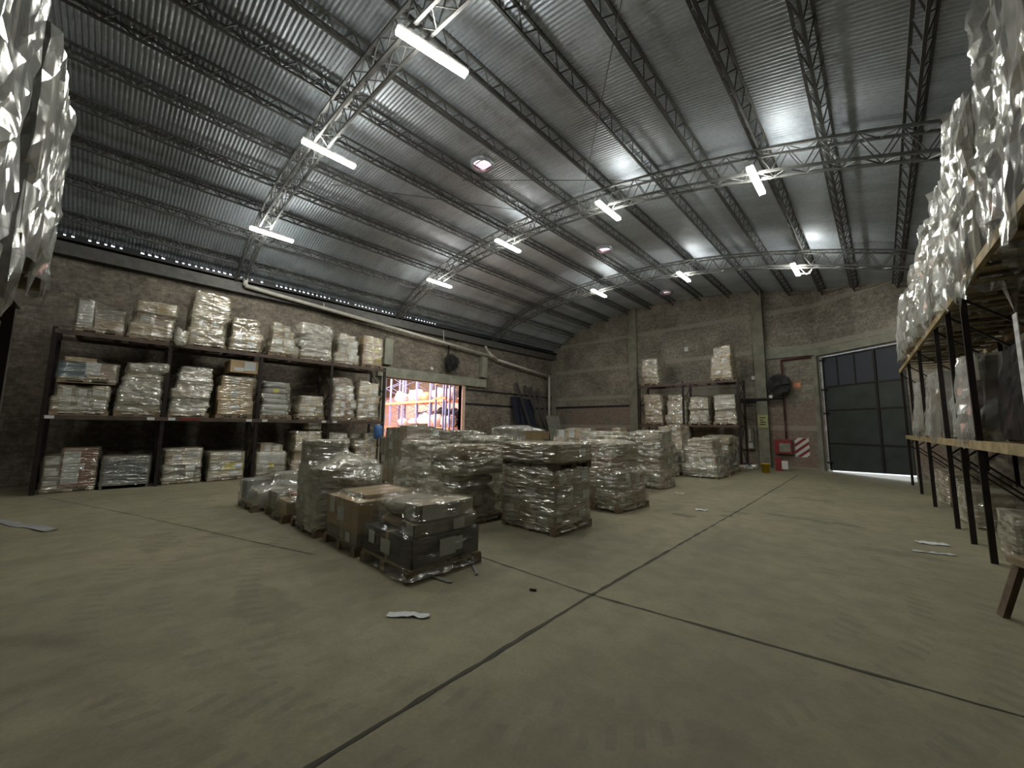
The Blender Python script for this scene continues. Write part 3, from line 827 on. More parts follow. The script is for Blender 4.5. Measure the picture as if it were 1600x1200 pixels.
# small shelf tags on the middle beam
for yy in (.10, 1.75, 2.15, 3.85, 4.25, 5.95, 6.3):
    MB().box(yy-.07, yy+.07, -.066, -.058, ZA-.085, ZA-.015).obj('shelf_tag', 'paper', t)
MB().box(2.32, 2.72, -.066, -.058, ZA-.075, ZA-.02).obj('red_sticker', 'redpaint', t)

LX = -13.93
GL1 = 'wrapped pallets on the left wall rack'
def LL(lbl, y0, y1, z, top, layers, seed, **k):
    k.setdefault('group', GL1)
    return load(lbl, LX+k.pop('dx', 0), (y0+y1)/2, z, .98, y1-y0, top-z, layers, ['+x'], seed, **k)
# top shelf, left to right
LL('pallet with a tall white side label, leftmost on the left rack top shelf', -.74, .06, ZB, 4.42, [(2, 2), (2, 2), (2, 1)], 11, mats=('brown', 'grey'), nl=0, film='filmclear',
   boxes=[(-.48, .48, -.39, -.12, .131, .80, 'grey'), (-.48, .48, -.11, .38, .131, .38, 'brown'), (-.48, .44, -.11, .36, .385, .62, 'grey')], labels=[(0, '+x', (.24, .62), 'paper', (0, .5))])
LL('glossy wrapped brown pallet with a rounded top, second on the top shelf', .17, 1.0, ZB, 4.72, [(2, 2), (2, 2), (2, 2)], 12, mats=('brown', 'brown', 'kraft'), nl=1, iters=9)
LL('tallest pale wrapped stack on the top shelf of the left rack', 1.28, 2.14, ZB, 5.32, [(2, 2)]*4, 13, mats=('pale', 'kraft', 'pale'), nl=3)
LL('kraft carton stack leaning left beside the tallest top shelf stack', 2.22, 3.02, ZB, 4.78, [(2, 2)]*4, 14, mats=('kraft', 'brown'), nl=5, cut=.12)
LL('tapering stack with papers, fifth on the top shelf of the left rack', 3.2, 4.02, ZB, 4.78, [(2, 2)]*4, 15, mats=('kraft', 'pale'), nl=5, cut=.4)
LL('pile of shiny grey plastic sacks on the top shelf of the left rack', 4.1, 5.12, ZB, 4.95, [(1, 1)]*6, 16, mats=('sack',), kind='sacks', nl=0, film='film2', iters=9)
LL('slumped pale stack right of the grey sacks on the top shelf', 5.2, 6.02, ZB, 4.85, [(2, 2)]*4, 17, mats=('pale', 'grey', 'kraft'), nl=4, cut=.35, iters=8)
LL('kraft cartons with yellow labels, rightmost on the top shelf of the left rack', 6.15, 7.0, ZB, 4.95, [(2, 2)]*3, 18, mats=('kraft',), nl=5, lm='yellow', film='filmclear')
# middle shelf
LL('low wrapped stack of papered cartons under the blue wrapped pallet', -.95, -.02, ZA, 2.46, [(2, 3), (2, 3)], 21, mats=('brown', 'grey'), nl=5)
LL('wrapped pallet with a blue side, stacked on the leftmost middle shelf pallet', -.90, .04, 2.50, 3.12, [(2, 2)], 22, mats=('brown',), nl=0, film='filmclear',
   boxes=[(-.48, .48, -.46, -.03, .131, .45, 'blue'), (-.48, .48, -.02, .46, .131, .50, 'brown'), (-.48, .40, -.40, .1, .51, .60, 'kraft')], labels=[(1, '+x', (.24, .30), 'paper', (-.30, .6))])
LL('tall cloudy wrapped stack, second on the middle shelf of the left rack', .06, .90, ZA, 3.12, [(2, 2)]*6, 23, mats=('pale', 'grey', 'sack'), nl=3, cut=.12, film='film2')
LL('shiny silvery wrapped stack right of the first inner upright, middle shelf', 1.05, 1.90, ZA, 3.14, [(2, 2)]*6, 24, mats=('sack', 'pale'), nl=5, cut=.18, film='film2')
LL('plain kraft cartons stacked three high on the middle shelf', 2.05, 2.93, ZA, 3.06, [(1, 1)]*3, 25, mats=('kraft',), nl=3, film='filmclear', amp=.004)
o = thing('cardboard_box', 'labelled small carton on top of the kraft stack on the middle shelf', 'box', (LX, 2.62, 3.09)); carton(o, (-.35, .48, -.34, .34, 0, .36), 'kraft', random.Random(3), name='carton_body')
label_on(o.children[0], (.83, .68, .36), '+x', random.Random(1), size=(.28, .26), pos=(.2, .55)); label_on(o.children[0], (.83, .68, .36), '+x', random.Random(1), size=(.24, .10), pos=(-.2, .25))
LL('flat grey sacks stacked with a yellow spot on the middle shelf', 3.12, 3.98, ZA, 2.88, [(1, 1)]*6, 26, mats=('sack', 'sack', 'sackdark'), kind='sacks', nl=0, film='filmclear', labels=[(4, '+x', (.16, .12), 'yellow', (0, .5))], cut=.2)
LL('short pale stack with paper sheets right of the flat grey sacks', 4.2, 4.98, ZA, 2.60, [(1, 3), (1, 1)], 27, mats=('pale', 'kraft'), nl=4)
LL('tall reddish brown carton stack near the right end of the middle shelf', 5.22, 6.05, ZA, 3.30, [(2, 3)]*5, 28, mats=('brown', 'red', 'kraft'), nl=7, cut=.08)
LL('narrow carton stack with big papers at the right end of the middle shelf', 6.10, 6.92, ZA, 3.22, [(2, 2)]*5, 29, mats=('kraft', 'pale'), nl=5)
# on the floor under the rack
LL('brown wrapped load with a long white paper strip at the left rack foot', -.92, -.10, 0, 1.02, [(1, 1)], 31, film='filmclear',
   boxes=[(-.48, .48, -.40, -.16, .131, .82, 'grey'), (-.48, .48, -.15, .40, .131, .98, 'red')], labels=[(1, '+x', (.26, .72), 'paper', (-.22, .5)), (0, '+x', (.20, .10), 'paper', (0, .8)), (0, '+x', (.20, .10), 'paper', (0, .45)), (0, '+x', (.20, .10), 'paper', (0, .15))])
LL('wrapped load with dark lower sacks on the floor under the rack', 1.08, 1.85, 0, .94, [(1, 1)], 33, film='film',
   boxes=[(-.46, .46, -.38, .36, .131, .32, 'sackdark', 'sack'), (-.46, .46, -.38, .36, .32, .50, 'sackdark', 'sack'), (-.45, .45, -.36, 0, .51, .90, 'brown'), (-.45, .45, .01, .36, .51, .92, 'pale')], labels=[(3, '+x', (.26, .2), 'paper', (0, .6))])
LL('low wrapped pallet with a yellow band on the floor under the rack', 2.0, 2.84, 0, .84, [(1, 1)], 34, film='filmclear',
   boxes=[(-.46, .46, -.4, .4, .131, .28, 'pale'), (-.46, .46, -.4, -.1, .285, .50, 'grey'), (-.46, .46, -.09, .4, .285, .50, 'yellow'), (-.46, .46, -.4, .4, .505, .80, 'pale')], labels=[(3, '+x', (.30, .22), 'paper', (.2, .6))])
LL('floor pallet with loose brown boxes and hanging papers under the rack', 3.12, 3.92, 0, 1.02, [(1, 1)], 35, film='filmclear',
   boxes=[(-.46, .46, -.38, .38, .131, .38, 'grey'), (-.46, .46, -.38, .38, .385, .76, 'pale'), (-.2, .4, -.3, 0, .765, 1.02, 'kraft'), (-.2, .4, .02, .3, .765, .95, 'kraft')],
   labels=[(1, '+x', (.3, .32), 'paper', (-.25, .5)), (1, '+x', (.16, .26), 'paper', (.12, .5)), (1, '+x', (.16, .26), 'paper', (.35, .5)), (0, '+x', (.16, .12), 'yellow', (.0, .9))])
LL('pale cartons stacked high on the floor behind the tall grey load', 4.05, 4.95, 0, 1.42, [(2, 2)]*4, 36, mats=('pale', 'kraft'), nl=4)
o = thing('cardboard_box', 'small labelled carton on the pale floor stack under the middle shelf', 'box', (LX, 4.72, 1.445)); carton(o, (-.2, .4, -.2, .2, 0, .24), 'pale', random.Random(3), name='carton_body'); label_on(o.children[0], (.6, .4, .24), '+x', random.Random(1), size=(.2, .13))
LL('untidy heap of parcels and papers on the floor left of the doorway', 5.2, 6.0, 0, 1.35, [(2, 2)]*5, 37, mats=('grey', 'pale', 'sackdark'), nl=7, cut=.2, step=.4)
LL('crowded carton heap at the right foot of the left rack', 6.05, 6.9, 0, 1.30, [(2, 2)]*5, 38, mats=('kraft', 'pale', 'brown'), nl=7, step=.3)
# metal cabinet crate
t = thing('metal_cabinet', 'grey steel framed cabinet crate wrapped in film under the left rack', 'cabinet', (LX, .40, 0))
mb = MB()
for sx in (-.45, .45):
    for sy in (-.40, .40): mb.box(sx-.025, sx+.025, sy-.025, sy+.025, 0, .74)
for z in (.10, .72):
    mb.box(-.47, .47, -.42, -.38, z-.02, z+.02); mb.box(-.47, .47, .38, .42, z-.02, z+.02); mb.box(.43, .47, -.42, .42, z-.02, z+.02); mb.box(-.47, -.43, -.42, .42, z-.02, z+.02)
mb.obj('frame', 'truss', t)
MB().box(-.43, .43, -.38, .38, .12, .70).obj('panel', simple('blue_grey_panel', (.10, .13, .16), .4), t)
MB().box(-.46, .46, -.41, .41, .742, .762).obj('top_sheet', 'sack', t)
wrap(t, [(-.47, .47, -.42, .42, .1, .765)], 'filmclear', 77, z0=.08)
# things hanging on the rack
o = blob(.17, .8, .8, 1.3, 5).obj('plastic_bag', 'film2', None, (-13.22, 1.12, 3.62), smooth=True); tag(o, 'crumpled clear plastic bag caught on the first inner upright at the top shelf', 'bag')
t = thing('blue_container', 'bright blue plastic container hung at the right end of the left rack', 'container', (-13.2, 6.78, 1.12))
MB().lathe([(.02, 0), (.14, .01), (.15, .2), (.15, .42), (.12, .47), (.04, .49)], 16).obj('container_body', 'bluebag', t, smooth=True); MB().lathe([(.05, .49), (.05, .53), (.0, .53)], 10).obj('cap', 'white', t)

# ------------------------------------------------------------------ far rack
rack('short dark pallet rack standing before the far brick wall', (-8.62, 18.2, 0), 0, [0, 2.1, 4.35], [1.80, 3.72], 1.0, 3.78)
GF = 'wrapped pallets on the far rack'
def FL(lbl, x0, x1, z, top, layers, seed, **k):
    return load(lbl, (x0+x1)/2, 18.72, z, x1-x0, .95, top-z, layers, ['-y'], seed, group=GF, **k)
FL('pale carton stack on the left of the far rack top shelf', -8.5, -7.65, 3.72, 5.05, [(2, 2)]*4, 41, mats=('pale', 'sack'), nl=7)
FL('tall kraft stack alone on the right of the far rack top shelf', -5.35, -4.42, 3.72, 5.28, [(2, 2)]*3, 42, mats=('kraft', 'pale'), nl=4, cut=.25)
FL('wrapped stack first from the left on the far rack lower shelf', -8.45, -7.5, 1.80, 3.28, [(1, 2)]*4, 43, mats=('brown', 'grey'), nl=4, cut=.12)
FL('wrapped stack second from the left on the far rack lower shelf', -7.35, -6.42, 1.80, 3.20, [(2, 2)]*4, 44, mats=('brown', 'pale'), nl=6, cut=.2)
FL('wrapped stack third from the left on the far rack lower shelf', -6.35, -5.42, 1.80, 3.10, [(2, 2)]*4, 45, mats=('pale', 'grey'), nl=6, cut=.15)
FL('stack with one large white sheet, rightmost on the far rack lower shelf', -5.3, -4.38, 1.80, 3.14, [(2, 1), (1, 1), (1, 1, 2.6)], 46, mats=('brown',), nl=0, labels=[(3, '-y', (.80, .62), 'paper', (0, .5)), (2, '-y', (.2, .15), 'paper', (.2, .5)), (0, '-y', (.2, .12), 'paper', (0, .5))])

# ------------------------------------------------------------------ pallets on the open floor
GO = 'wrapped pallets standing on the open floor'
def FO(lbl, x0, x1, y0, y1, top, layers, seed, **k):
    k.setdefault('film', 'film'); k.setdefault('rz', random.Random(seed*7).uniform(-4, 4) if seed > 56 else 0)
    return load(lbl, (x0+x1)/2, (y0+y1)/2, 0, x1-x0, y1-y0, top, layers, k.pop('faces', ['-y', '+x']), seed, group=GO, **k)
# front row
t = FO('nearest pallet, a black tray under brown wrapped goods', -4.62, -3.55, 2.22, 3.22, .72, [], 51, film='filmthin', iters=4, skirt=.05, amp=.018,
   boxes=[(-.50, .50, -.46, .46, .131, .42, 'black'), (-.46, .16, -.36, .42, .425, .56, 'brown', 'sack'), (-.42, .14, -.34, .40, .56, .72, 'grey', 'sack'), (.18, .47, -.40, .42, .425, .56, 'grey'), (.16, .44, -.34, .40, .565, .74, 'pale')],
   labels=[(0, '-y', (.13, .14), 'paper', (-.32, .62)), (0, '+x', (.22, .18), 'paper', (.0, .5)), (4, '-y', (.20, .20), 'paper', (0, .55)), (4, '+x', (.5, .16), 'paper', (-.1, .5))])
FO('big kraft box with a rounded flap, right behind the nearest pallet', -5.72, -4.72, 2.20, 3.2, .70, [], 52, film='filmthin', iters=3, amp=.006,
   boxes=[(-.48, .48, -.46, .46, .131, .26, 'grey'), (-.48, .48, -.47, .46, .265, .64, 'kraft'), (-.40, .30, -.30, .40, .645, .69, 'kraft')],
   labels=[(1, '-y', (.15, .22), 'paper', (-.30, .72)), (2, '-y', (.5, .035), 'paper', (.0, .5))])
FO('tall grey wrapped load with a slumped film shoulder in the front row', -6.95, -5.88, 2.15, 3.22, 1.33, [], 53, film='film2', iters=14, amp=.012,
   boxes=[(-.48, .46, -.48, .46, .131, .95, 'grey'), (-.46, -.02, -.46, .05, .955, 1.34, 'grey'), (.0, .42, -.2, .40, .955, 1.04, 'green'), (.2, .60, -.1, .4, .70, .82, 'grey', 'sack')],
   labels=[(0, '-y', (.15, .2), 'paper', (-.35, .78))])
FO('low pallet with pale sacks and kraft pieces left of the tall grey load', -8.15, -7.1, 2.08, 3.08, .50, [], 54, film='filmclear', iters=6, amp=.02,
   boxes=[(-.48, .0, -.46, .1, .131, .42, 'sack'), (.02, .48, -.44, .2, .131, .34, 'kraft'), (-.3, .45, .2, .46, .131, .5, 'pale', 'sack'), (-.1, .42, -.3, .2, .345, .42, 'red')], nl=0)
FO('low pallet under glittering pulled film at the left end of the front row', -9.35, -8.32, 1.92, 2.92, .56, [], 55, film='drape', iters=6, amp=.03,
   boxes=[(-.48, -.1, -.46, .0, .131, .50, 'sack'), (-.05, .45, -.4, .4, .131, .36, 'kraft'), (-.45, .0, .1, .46, .131, .60, 'pale', 'sack')], nl=0)
# second row
t = FO('tall carton pallet with a second flat pallet strapped on its top', -4.68, -3.55, 4.66, 5.66, 1.36, [], 56, film='film', iters=3, amp=.014,
   boxes=[(x0, x1, y0, y1, z, z+.27, m) for z, m in ((.131, 'brown'), (.405, 'grey'), (.68, 'brown')) for x0, x1 in ((-.53, -.18), (-.17, .18), (.19, .53)) for y0, y1 in ((-.48, -.01), (.0, .48))]
   + [(-.52, .40, -.46, .46, .955, 1.0, 'darkwood'), (-.56, .56, -.52, .50, 1.08, 1.34, 'brown')], nl=5, faces=['-y', '+x'])
pallet_mesh(1.12, 1.0).obj('flat_pallet', 'darkwood', t, (0, 0, 0)).matrix_local = Matrix.Translation((0, 0, .965)) @ Matrix.Rotation(math.radians(2.2), 4, 'Y')
o = thing('cardboard_box', 'small plain kraft box lying on the strapped double pallet', 'box', (-4.40, 5.25, 1.39), math.radians(6)); carton(o, (-.17, .17, -.12, .12, 0, .145), 'kraft', random.Random(3), name='carton_body')
FO('bulging brown wrapped pallet left of the strapped double pallet', -6.02, -4.88, 3.95, 5.02, 1.26, [], 57, film='film', iters=4, amp=.025,
   boxes=[(-.50, .50, -.50, .48, .131, .62, 'brown', 'sack'), (-.44, .44, -.42, .42, .60, .80, 'grey', 'sack'), (-.40, .50, -.46, .46, .80, .98, 'green'), (-.54, .02, -.46, .40, .985, 1.20, 'grey', 'sack'), (.0, .46, -.40, .44, .985, 1.27, 'brown', 'sack')],
   labels=[(0, '+x', (.14, .12), 'paper', (.2, .3))], nl=1)
FO('grey wrapped pallet with dark boxes low down, nearest the doorway gap', -8.05, -6.98, 4.5, 5.6, 1.24, [], 58, film='film2', iters=4, amp=.025,
   boxes=[(-.5, .0, -.48, .48, .131, .40, 'grey'), (.02, .52, -.48, .48, .131, .46, 'sackdark'), (-.48, .48, -.46, .46, .47, .78, 'grey', 'sack'), (-.36, .38, -.36, .38, .785, 1.10, 'brown'), (-.40, .36, -.36, .36, 1.10, 1.26, 'grey', 'sack')], nl=2)
FO('green grey stack of open flat boxes behind the strapped double pallet', -5.55, -4.75, 5.5, 6.4, 1.32, [], 59, film='filmclear', iters=2, amp=.006,
   boxes=[(-.4, .4, -.44, .44, .131, .95, 'green'), (-.36, .38, -.4, .4, .955, 1.12, 'green'), (-.32, .40, -.36, .4, 1.125, 1.22, 'pale'), (-.3, .36, -.4, .3, 1.225, 1.31, 'kraft')], nl=1)
FO('glossy wrapped pallet with a reddish foot right of the double pallet', -4.80, -3.62, 6.80, 7.95, 1.36, [(2, 2), (2, 2), (1, 2), (2, 2)], 60, film='film', iters=12, amp=.028, mats=('brown', 'red', 'grey'), nl=2, cut=.25)
FO('long mottled olive carton stack before the bright doorway', -10.1, -8.75, 5.25, 6.5, 1.66, [(3, 3)]*4, 61, mats=('green', 'grey', 'brown'), nl=5, film='filmclear')
FO('low rounded wrapped stack beside the olive carton stack', -8.5, -7.35, 5.9, 7.0, 1.50, [(2, 2)]*4, 62, mats=('grey', 'pale', 'green'), nl=1, film='film2', cut=.3, iters=10)
FO('crumpled olive wrapped load behind the bulging brown pallet', -7.25, -6.15, 5.7, 6.7, 1.42, [(2, 2)]*3, 63, mats=('grey', 'green'), nl=1, film='film', cut=.2, iters=10)
FO('tall glittering wrapped load rising behind the olive load', -7.55, -6.35, 7.0, 8.1, 1.64, [(2, 2)]*4, 64, mats=('grey', 'brown'), nl=1, film='drape', cut=.2, iters=12, amp=.03)
FO('wide brown parcel stack behind the small kraft box', -7.4, -6.2, 9.6, 10.7, 1.60, [(3, 3)]*5, 65, mats=('brown', 'kraft', 'grey'), nl=6, film='filmclear', step=.3)
FO('brown parcel stack with a pale box on top in the far middle row', -5.95, -4.85, 8.8, 9.9, 1.52, [(3, 3)]*5, 66, mats=('brown', 'kraft', 'pale'), nl=6, film='film', step=.35)
FO('wrapped brown load directly behind the reddish footed pallet', -5.2, -4.1, 7.95, 8.7, 1.44, [(2, 2)]*4, 67, mats=('brown', 'grey'), nl=2, film='film', iters=10, cut=.2)
FO('clear wrapped load at the right end of the far middle row', -5.35, -4.3, 10.2, 11.2, 1.58, [(2, 2)]*4, 68, mats=('grey', 'brown'), nl=2, film='film', iters=8, amp=.02)
FO('wrapped load third in the far middle row, mostly hidden', -6.95, -5.9, 11.2, 12.2, 1.66, [(3, 2)]*4, 69, mats=('kraft', 'brown', 'pale'), nl=4, film='filmclear', step=.3)
# before the far rack
FO('wrapped sacks with one tall white paper below the far rack', -6.15, -5.15, 13.05, 14.1, 1.18, [], 71, film='film', iters=9, amp=.03,
   boxes=[(-.48, .48, -.46, .46, .131, .42, 'pale', 'sack'), (-.48, .46, -.48, .46, .42, .82, 'sackdark'), (-.40, .30, -.40, .40, .825, 1.16, 'grey')], labels=[(1, '-y', (.2, .5), 'paper', (.1, .2))])
FO('broad brown wrapped pallet at the front right before the far rack', -5.05, -3.92, 13.75, 14.95, 1.32, [(2, 2)]*4, 72, mats=('brown', 'grey'), nl=3, film='film', iters=8, cut=.28)
FO('tall kraft carton pile poking up before the far rack', -6.35, -5.3, 14.8, 15.8, 1.78, [(2, 2)]*5, 73, mats=('brown', 'kraft', 'grey'), nl=5, film='film', cut=.2)
FO('brown wrapped stack behind the broad pallet before the far rack', -4.95, -3.95, 15.2, 16.1, 1.42, [(2, 2)]*4, 74, mats=('brown', 'grey'), nl=3, film='filmclear')
FO('narrow dark wrapped stack furthest right before the far rack', -4.95, -4.05, 16.3, 17.2, 1.36, [(2, 2)]*4, 75, mats=('brown', 'sackdark', 'pale'), nl=3, film='film')

# ------------------------------------------------------------------ right rack
ANG = PI/2+.035
RO = Vector((1.0, 4.6, 0))
def rp(s, d):      # point at distance s along the right rack, d behind its face
    a = Vector((math.cos(ANG), math.sin(ANG), 0)); n = Vector((math.sin(ANG), -math.cos(ANG), 0))
    p = RO+a*s+n*d; return p.x, p.y
ZR1, ZR2 = 1.50, 3.52
t = rack('tall dark pallet rack with yellowed wooden beams filling the right edge', tuple(RO), ANG, [0, 3.1, 4.2, 5.4, 7.9, 10.2, 12.4], [ZR1, ZR2], 1.15, 3.51, sgn=-1, beam='woodbeam', hb=.11, up=.05)
GR = 'wrapped pallets on the right rack'
def RL(lbl, s0, s1, z, top, seed, film='drape', folds=.05, d0=.0, d1=1.05, mats=('grey', 'brown'), layers=3, dark=False, nt=96, rag=.10, **k):
    x, y = rp((s0+s1)/2, (d0+d1)/2); rnd = random.Random(seed)
    t = thing('wrapped_pallet', lbl, 'wrapped pallet', (x, y, z), ANG, GR); w, d = s1-s0, d1-d0
    pallet_mesh(w, d).obj('wooden_pallet', 'wood', t); B = []
    h = top-z-.131
    for li in range(layers):
        nx = 2 if w > .9 else 1; shr = 1-.06*li
        for i in range(nx):
            for q in range(2):
                b = (-w/2*shr+w*shr*i/nx+.01, -w/2*shr+w*shr*(i+1)/nx-.01, -d/2*shr+d*shr*q/2+.01, -d/2*shr+d*shr*(q+1)/2-.01, .131+h*li/layers, .131+h*(li+1)/layers-.01)
                o = carton(t, b, rnd.choice(mats), rnd); B.append(b)
                if q == 1 and rnd.random() < k.get('pl', .3): label_on(o, (b[1]-b[0], b[3]-b[2], b[5]-b[4]), '+y', rnd)
    wrap(t, B, film, seed, z0=.03, off=.03, nt=int(nt*.55), dz=.11, amp=.02, iters=4, folds=folds, ragged=rag)
    return t
# local +y of these loads faces the aisle
RL('towering crumpled film load highest at the right edge of the photo', .15, 1.55, ZR2, 5.85, 81, folds=.085, d0=.05, nt=150, mats=('sackdark', 'grey', 'brown'), rag=.3)
RL('crumpled film load second on the top of the right rack', 1.95, 3.05, ZR2, 5.55, 82, folds=.085, d0=.0, nt=130, mats=('sackdark', 'grey'), rag=.3)
RL('silvery crumpled load third on the top of the right rack', 3.35, 4.45, ZR2, 5.30, 83, folds=.07, nt=120, mats=('grey', 'sackdark'), rag=.2)
RL('pale crumpled load fourth on the top of the right rack', 4.7, 5.9, ZR2, 5.2, 84, folds=.07, nt=100, d0=-.05, rag=.2)
RL('wrapped load fifth on the top of the right rack', 6.2, 7.4, ZR2, 5.0, 85, folds=.05, nt=72, d0=-.08)
RL('wrapped load sixth on the top of the right rack', 7.9, 9.0, ZR2, 4.9, 86, folds=.05, nt=60, d0=-.12, rag=.1)
RL('wrapped load furthest away on the top of the right rack', 9.6, 10.8, ZR2, 4.75, 87, folds=.04, nt=60, d0=-.10, mats=('pale', 'grey'))
# lower shelf
RL('grey green wrapped load with a pale vertical strip at the right edge', .06, 1.12, ZR1, 3.0, 88, film='film2', folds=.02, d0=.05, mats=('grey', 'green'), nt=90, rag=.1)
o = bpy.data.objects[[o.name for o in bpy.data.objects if o.get('label', '').startswith('grey green wrapped load')][0]]
mb = MB(); mb.box(.20, .32, .60, .606, .35, 1.15); mb.obj('pale_strip', 'paper', o)
t = RL('black film wrapped load on the lower shelf of the right rack', 1.55, 2.75, ZR1, 2.52, 89, film='blackfilm', folds=.03, d0=.15, mats=('black',), nt=80, rag=.0)
t = RL('milky wrapped load with a brown foot and yellow strip, right rack lower shelf', 3.20, 4.10, ZR1, 2.62, 90, folds=.05, d0=.02, mats=('brown', 'red', 'grey'), nt=90, rag=.15)
MB().box(.40, .44, .56, .566, .25, .62).obj('yellow_strip', 'yellow', t)
RL('milky pointed film load just beyond the yellow strip load', 4.32, 5.28, ZR1, 2.75, 91, folds=.05, d0=.1, mats=('grey', 'sack'), nt=70, rag=.1)
RL('speckled wrapped load on the lower shelf further along the right rack', 5.9, 7.6, ZR1, 2.72, 92, folds=.04, d0=-.02, mats=('red', 'grey', 'brown'), nt=70)
RL('wrapped load at the far end of the right rack lower shelf', 8.2, 9.4, ZR1, 2.75, 93, folds=.04, d0=-.02, mats=('grey', 'brown'), nt=60)
# floor level behind the uprights
RL('dusty wrapped bundle on the floor inside the right rack', .9, 2.2, 0, .62, 94, film='film2', folds=.03, d0=.35, d1=1.10, mats=('green', 'grey'), nt=60, layers=1, rag=0)
RL('low dark load on the floor behind the second pair of uprights', 3.25, 4.08, 0, .55, 95, film='film', folds=.02, d0=.25, d1=1.05, mats=('sackdark', 'grey'), nt=50, layers=1, rag=0)
RL('low grey load on the floor further inside the right rack', 5.6, 6.9, 0, .6, 96, film='film', folds=.03, d0=.25, d1=1.08, mats=('grey', 'brown'), nt=50, layers=1, rag=0)
RL('brown low load on the floor near the far end of the right rack', 8.1, 9.6, 0, .7, 97, film='film', folds=.03, d0=.25, d1=1.08, mats=('brown', 'grey'), nt=50, layers=1, rag=0)
# wooden trestle in the corner at the right edge
t = thing('wooden_trestle', 'rough wooden trestle bench leaning half out of the right edge', 'trestle', (1.02, 5.45, 0), math.radians(20))
MB().box(-.30, .55, -.12, .12, .50, .56).obj('top_board', 'wood', t)
for a, c in (((-.22, -.10, .52), (-.34, -.22, .0)), ((-.22, .10, .52), (-.30, .24, 0)), ((.42, -.10, .52), (.52, -.22, 0)), ((.42, .10, .52), (.52, .22, 0))):
    MB().bar(a, c, .07, .045).obj('leg', 'darkwood', t)
MB().bar((-.29, -.17, .22), (.48, -.17, .22), .06, .03).obj('stretcher', 'wood', t)

# ------------------------------------------------------------------ rack close on the left
ZL1, ZL2 = 1.62, 2.62
rack('dark rack close on the left edge holding film wrapped loads', (-5.1, -.64, 0), 0, [0, 3.7], [ZL1, ZL2], 1.0, 2.6, sgn=-1, beam='rack')
GN = 'film draped loads on the near left rack'
def NL(lbl, x0, x1, z, top, seed, y1=-.46, **k):
    rnd = random.Random(seed); w, d = x1-x0, 1.0
    t = thing('wrapped_pallet', lbl, 'wrapped pallet', ((x0+x1)/2, y1-d/2, z), PI, GN)
    pallet_mesh(w, d).obj('wooden_pallet', 'wood', t); B = []; n = k.get('layers', 2); h = top-z-.131
    for li in range(n):
        for i in range(2):
            b = (-w/2+w*i/2+.01, -w/2+w*(i+1)/2-.01, -d/2+.01, d/2-.01, .131+h*li/n, .131+h*(li+1)/n-.01)
            carton(t, b, rnd.choice(k.get('mats', ('grey', 'sackdark'))), rnd); B.append(b)
    wrap(t, B, k.get('film', 'drape'), seed, z0=.0, off=.02, nt=72, dz=.10, amp=.015, iters=4, folds=k.get('folds', .035), ragged=k.get('rag', .3))
    return t
NL('glossy film draped load at the top of the left photo edge', -3.1, -1.95, ZL2, 4.4, 101, layers=3)
NL('film draped load beyond it, top shelf of the near left rack', -4.75, -3.65, ZL2, 4.1, 102, rag=.35, layers=3)
NL('dark carton load with film strips on the lower near left shelf', -3.15, -1.95, ZL1, 2.45, 103, rag=.28, mats=('grey', 'brown'), folds=.02)

# ------------------------------------------------------------------ wall fittings
t = thing('drain_pipe', 'long white plastic drain pipe sloping along the left brick wall', 'pipe', (-15.05, 0, 0))
mb = MB(); mb.tube([(0, 2.75, 6.42), (0, 2.75, 6.18), (0, 7.7, 5.85), (0, 13.9, 5.42), (0, 14.15, 5.40)], .07, 12); mb.obj('pipe_run', 'pvc', t, smooth=True)
mb = MB(); mb.tube([(0, 13.6, 5.9), (0, 13.75, 5.65), (0, 14.5, 5.28), (0, 19.1, 4.82)], .06, 12); mb.obj('pipe_run', 'pvc', t, smooth=True)
mb = MB(); mb.tube([(0, 19.1, 4.86), (0, 19.1, .02)], .07, 12); mb.obj('down_pipe', 'pvc', t, smooth=True)
for yy, zz in ((5.3, 6.01), (10.9, 5.63), (3.1, 6.16)): MB().bar((-.0, yy, zz), (-.1, yy, 6.25), .03).obj('pipe_strap', 'pvc', t)
for i, (yy, zz) in enumerate(((8.1, 4.22), (13.68, 4.22))):
    o = MB().box(-.0, .26, -.19, .19, 0, 1.12).obj('concrete_bracket', 'conc2', None, (XL, yy, zz)); tag(o, ['pale concrete block on the brick wall above the left doorway jamb', 'pale concrete block on the brick wall right of the wall fan'][i], 'bracket')
def fan(label, loc, rz, r, shaft=True):
    t = thing('wall_fan', label, 'fan', loc, rz)
    mb = MB()
    for rr in (r, r*.8, r*.6, r*.4, r*.2):
        n = 24; P = [(math.cos(2*PI*i/n)*rr, -.16 - .10*(1-(rr/r)**2), math.sin(2*PI*i/n)*rr) for i in range(n+1)]
        mb.tube(P, .007, 5)
    for i in range(36):
        a = 2*PI*i/36; mb.bar((0, -.26, 0), (math.cos(a)*r, -.16, math.sin(a)*r), .008)
    mb.obj('guard', 'dark', t)
    mb = MB()
    for i in range(4):
        a = PI/2*i+.4; p = Vector((math.cos(a), 0, math.sin(a))); q = Vector((-math.sin(a), 0, math.cos(a)))
        mb.poly([p*.06-q*.05+Vector((0, -.15, 0)), p*r*.85-q*.16+Vector((0, -.19, 0)), p*r*.85+q*.16+Vector((0, -.13, 0)), p*.06+q*.05+Vector((0, -.12, 0))])
    mb.obj('blade', 'dark', t)
    MB().bar((0, -.02, 0), (0, .03, 0), 2*r*.97, n=28).obj('back_shroud', 'dark', t)
    MB().bar((0, -.1, 0), (0, .12, 0), .2, n=14).obj('motor', 'dark', t)
    MB().bar((0, .1, 0), (0, .30, 0), .06, n=8).obj('wall_arm', 'dark', t)
    if shaft: MB().bar((0, .26, -.1), (0, .26, .9), .06).obj('mount_post', 'dark', t)
fan('round dark wall fan above the bright doorway', (XL+.32, 11.4, 4.72), PI/2, .42)
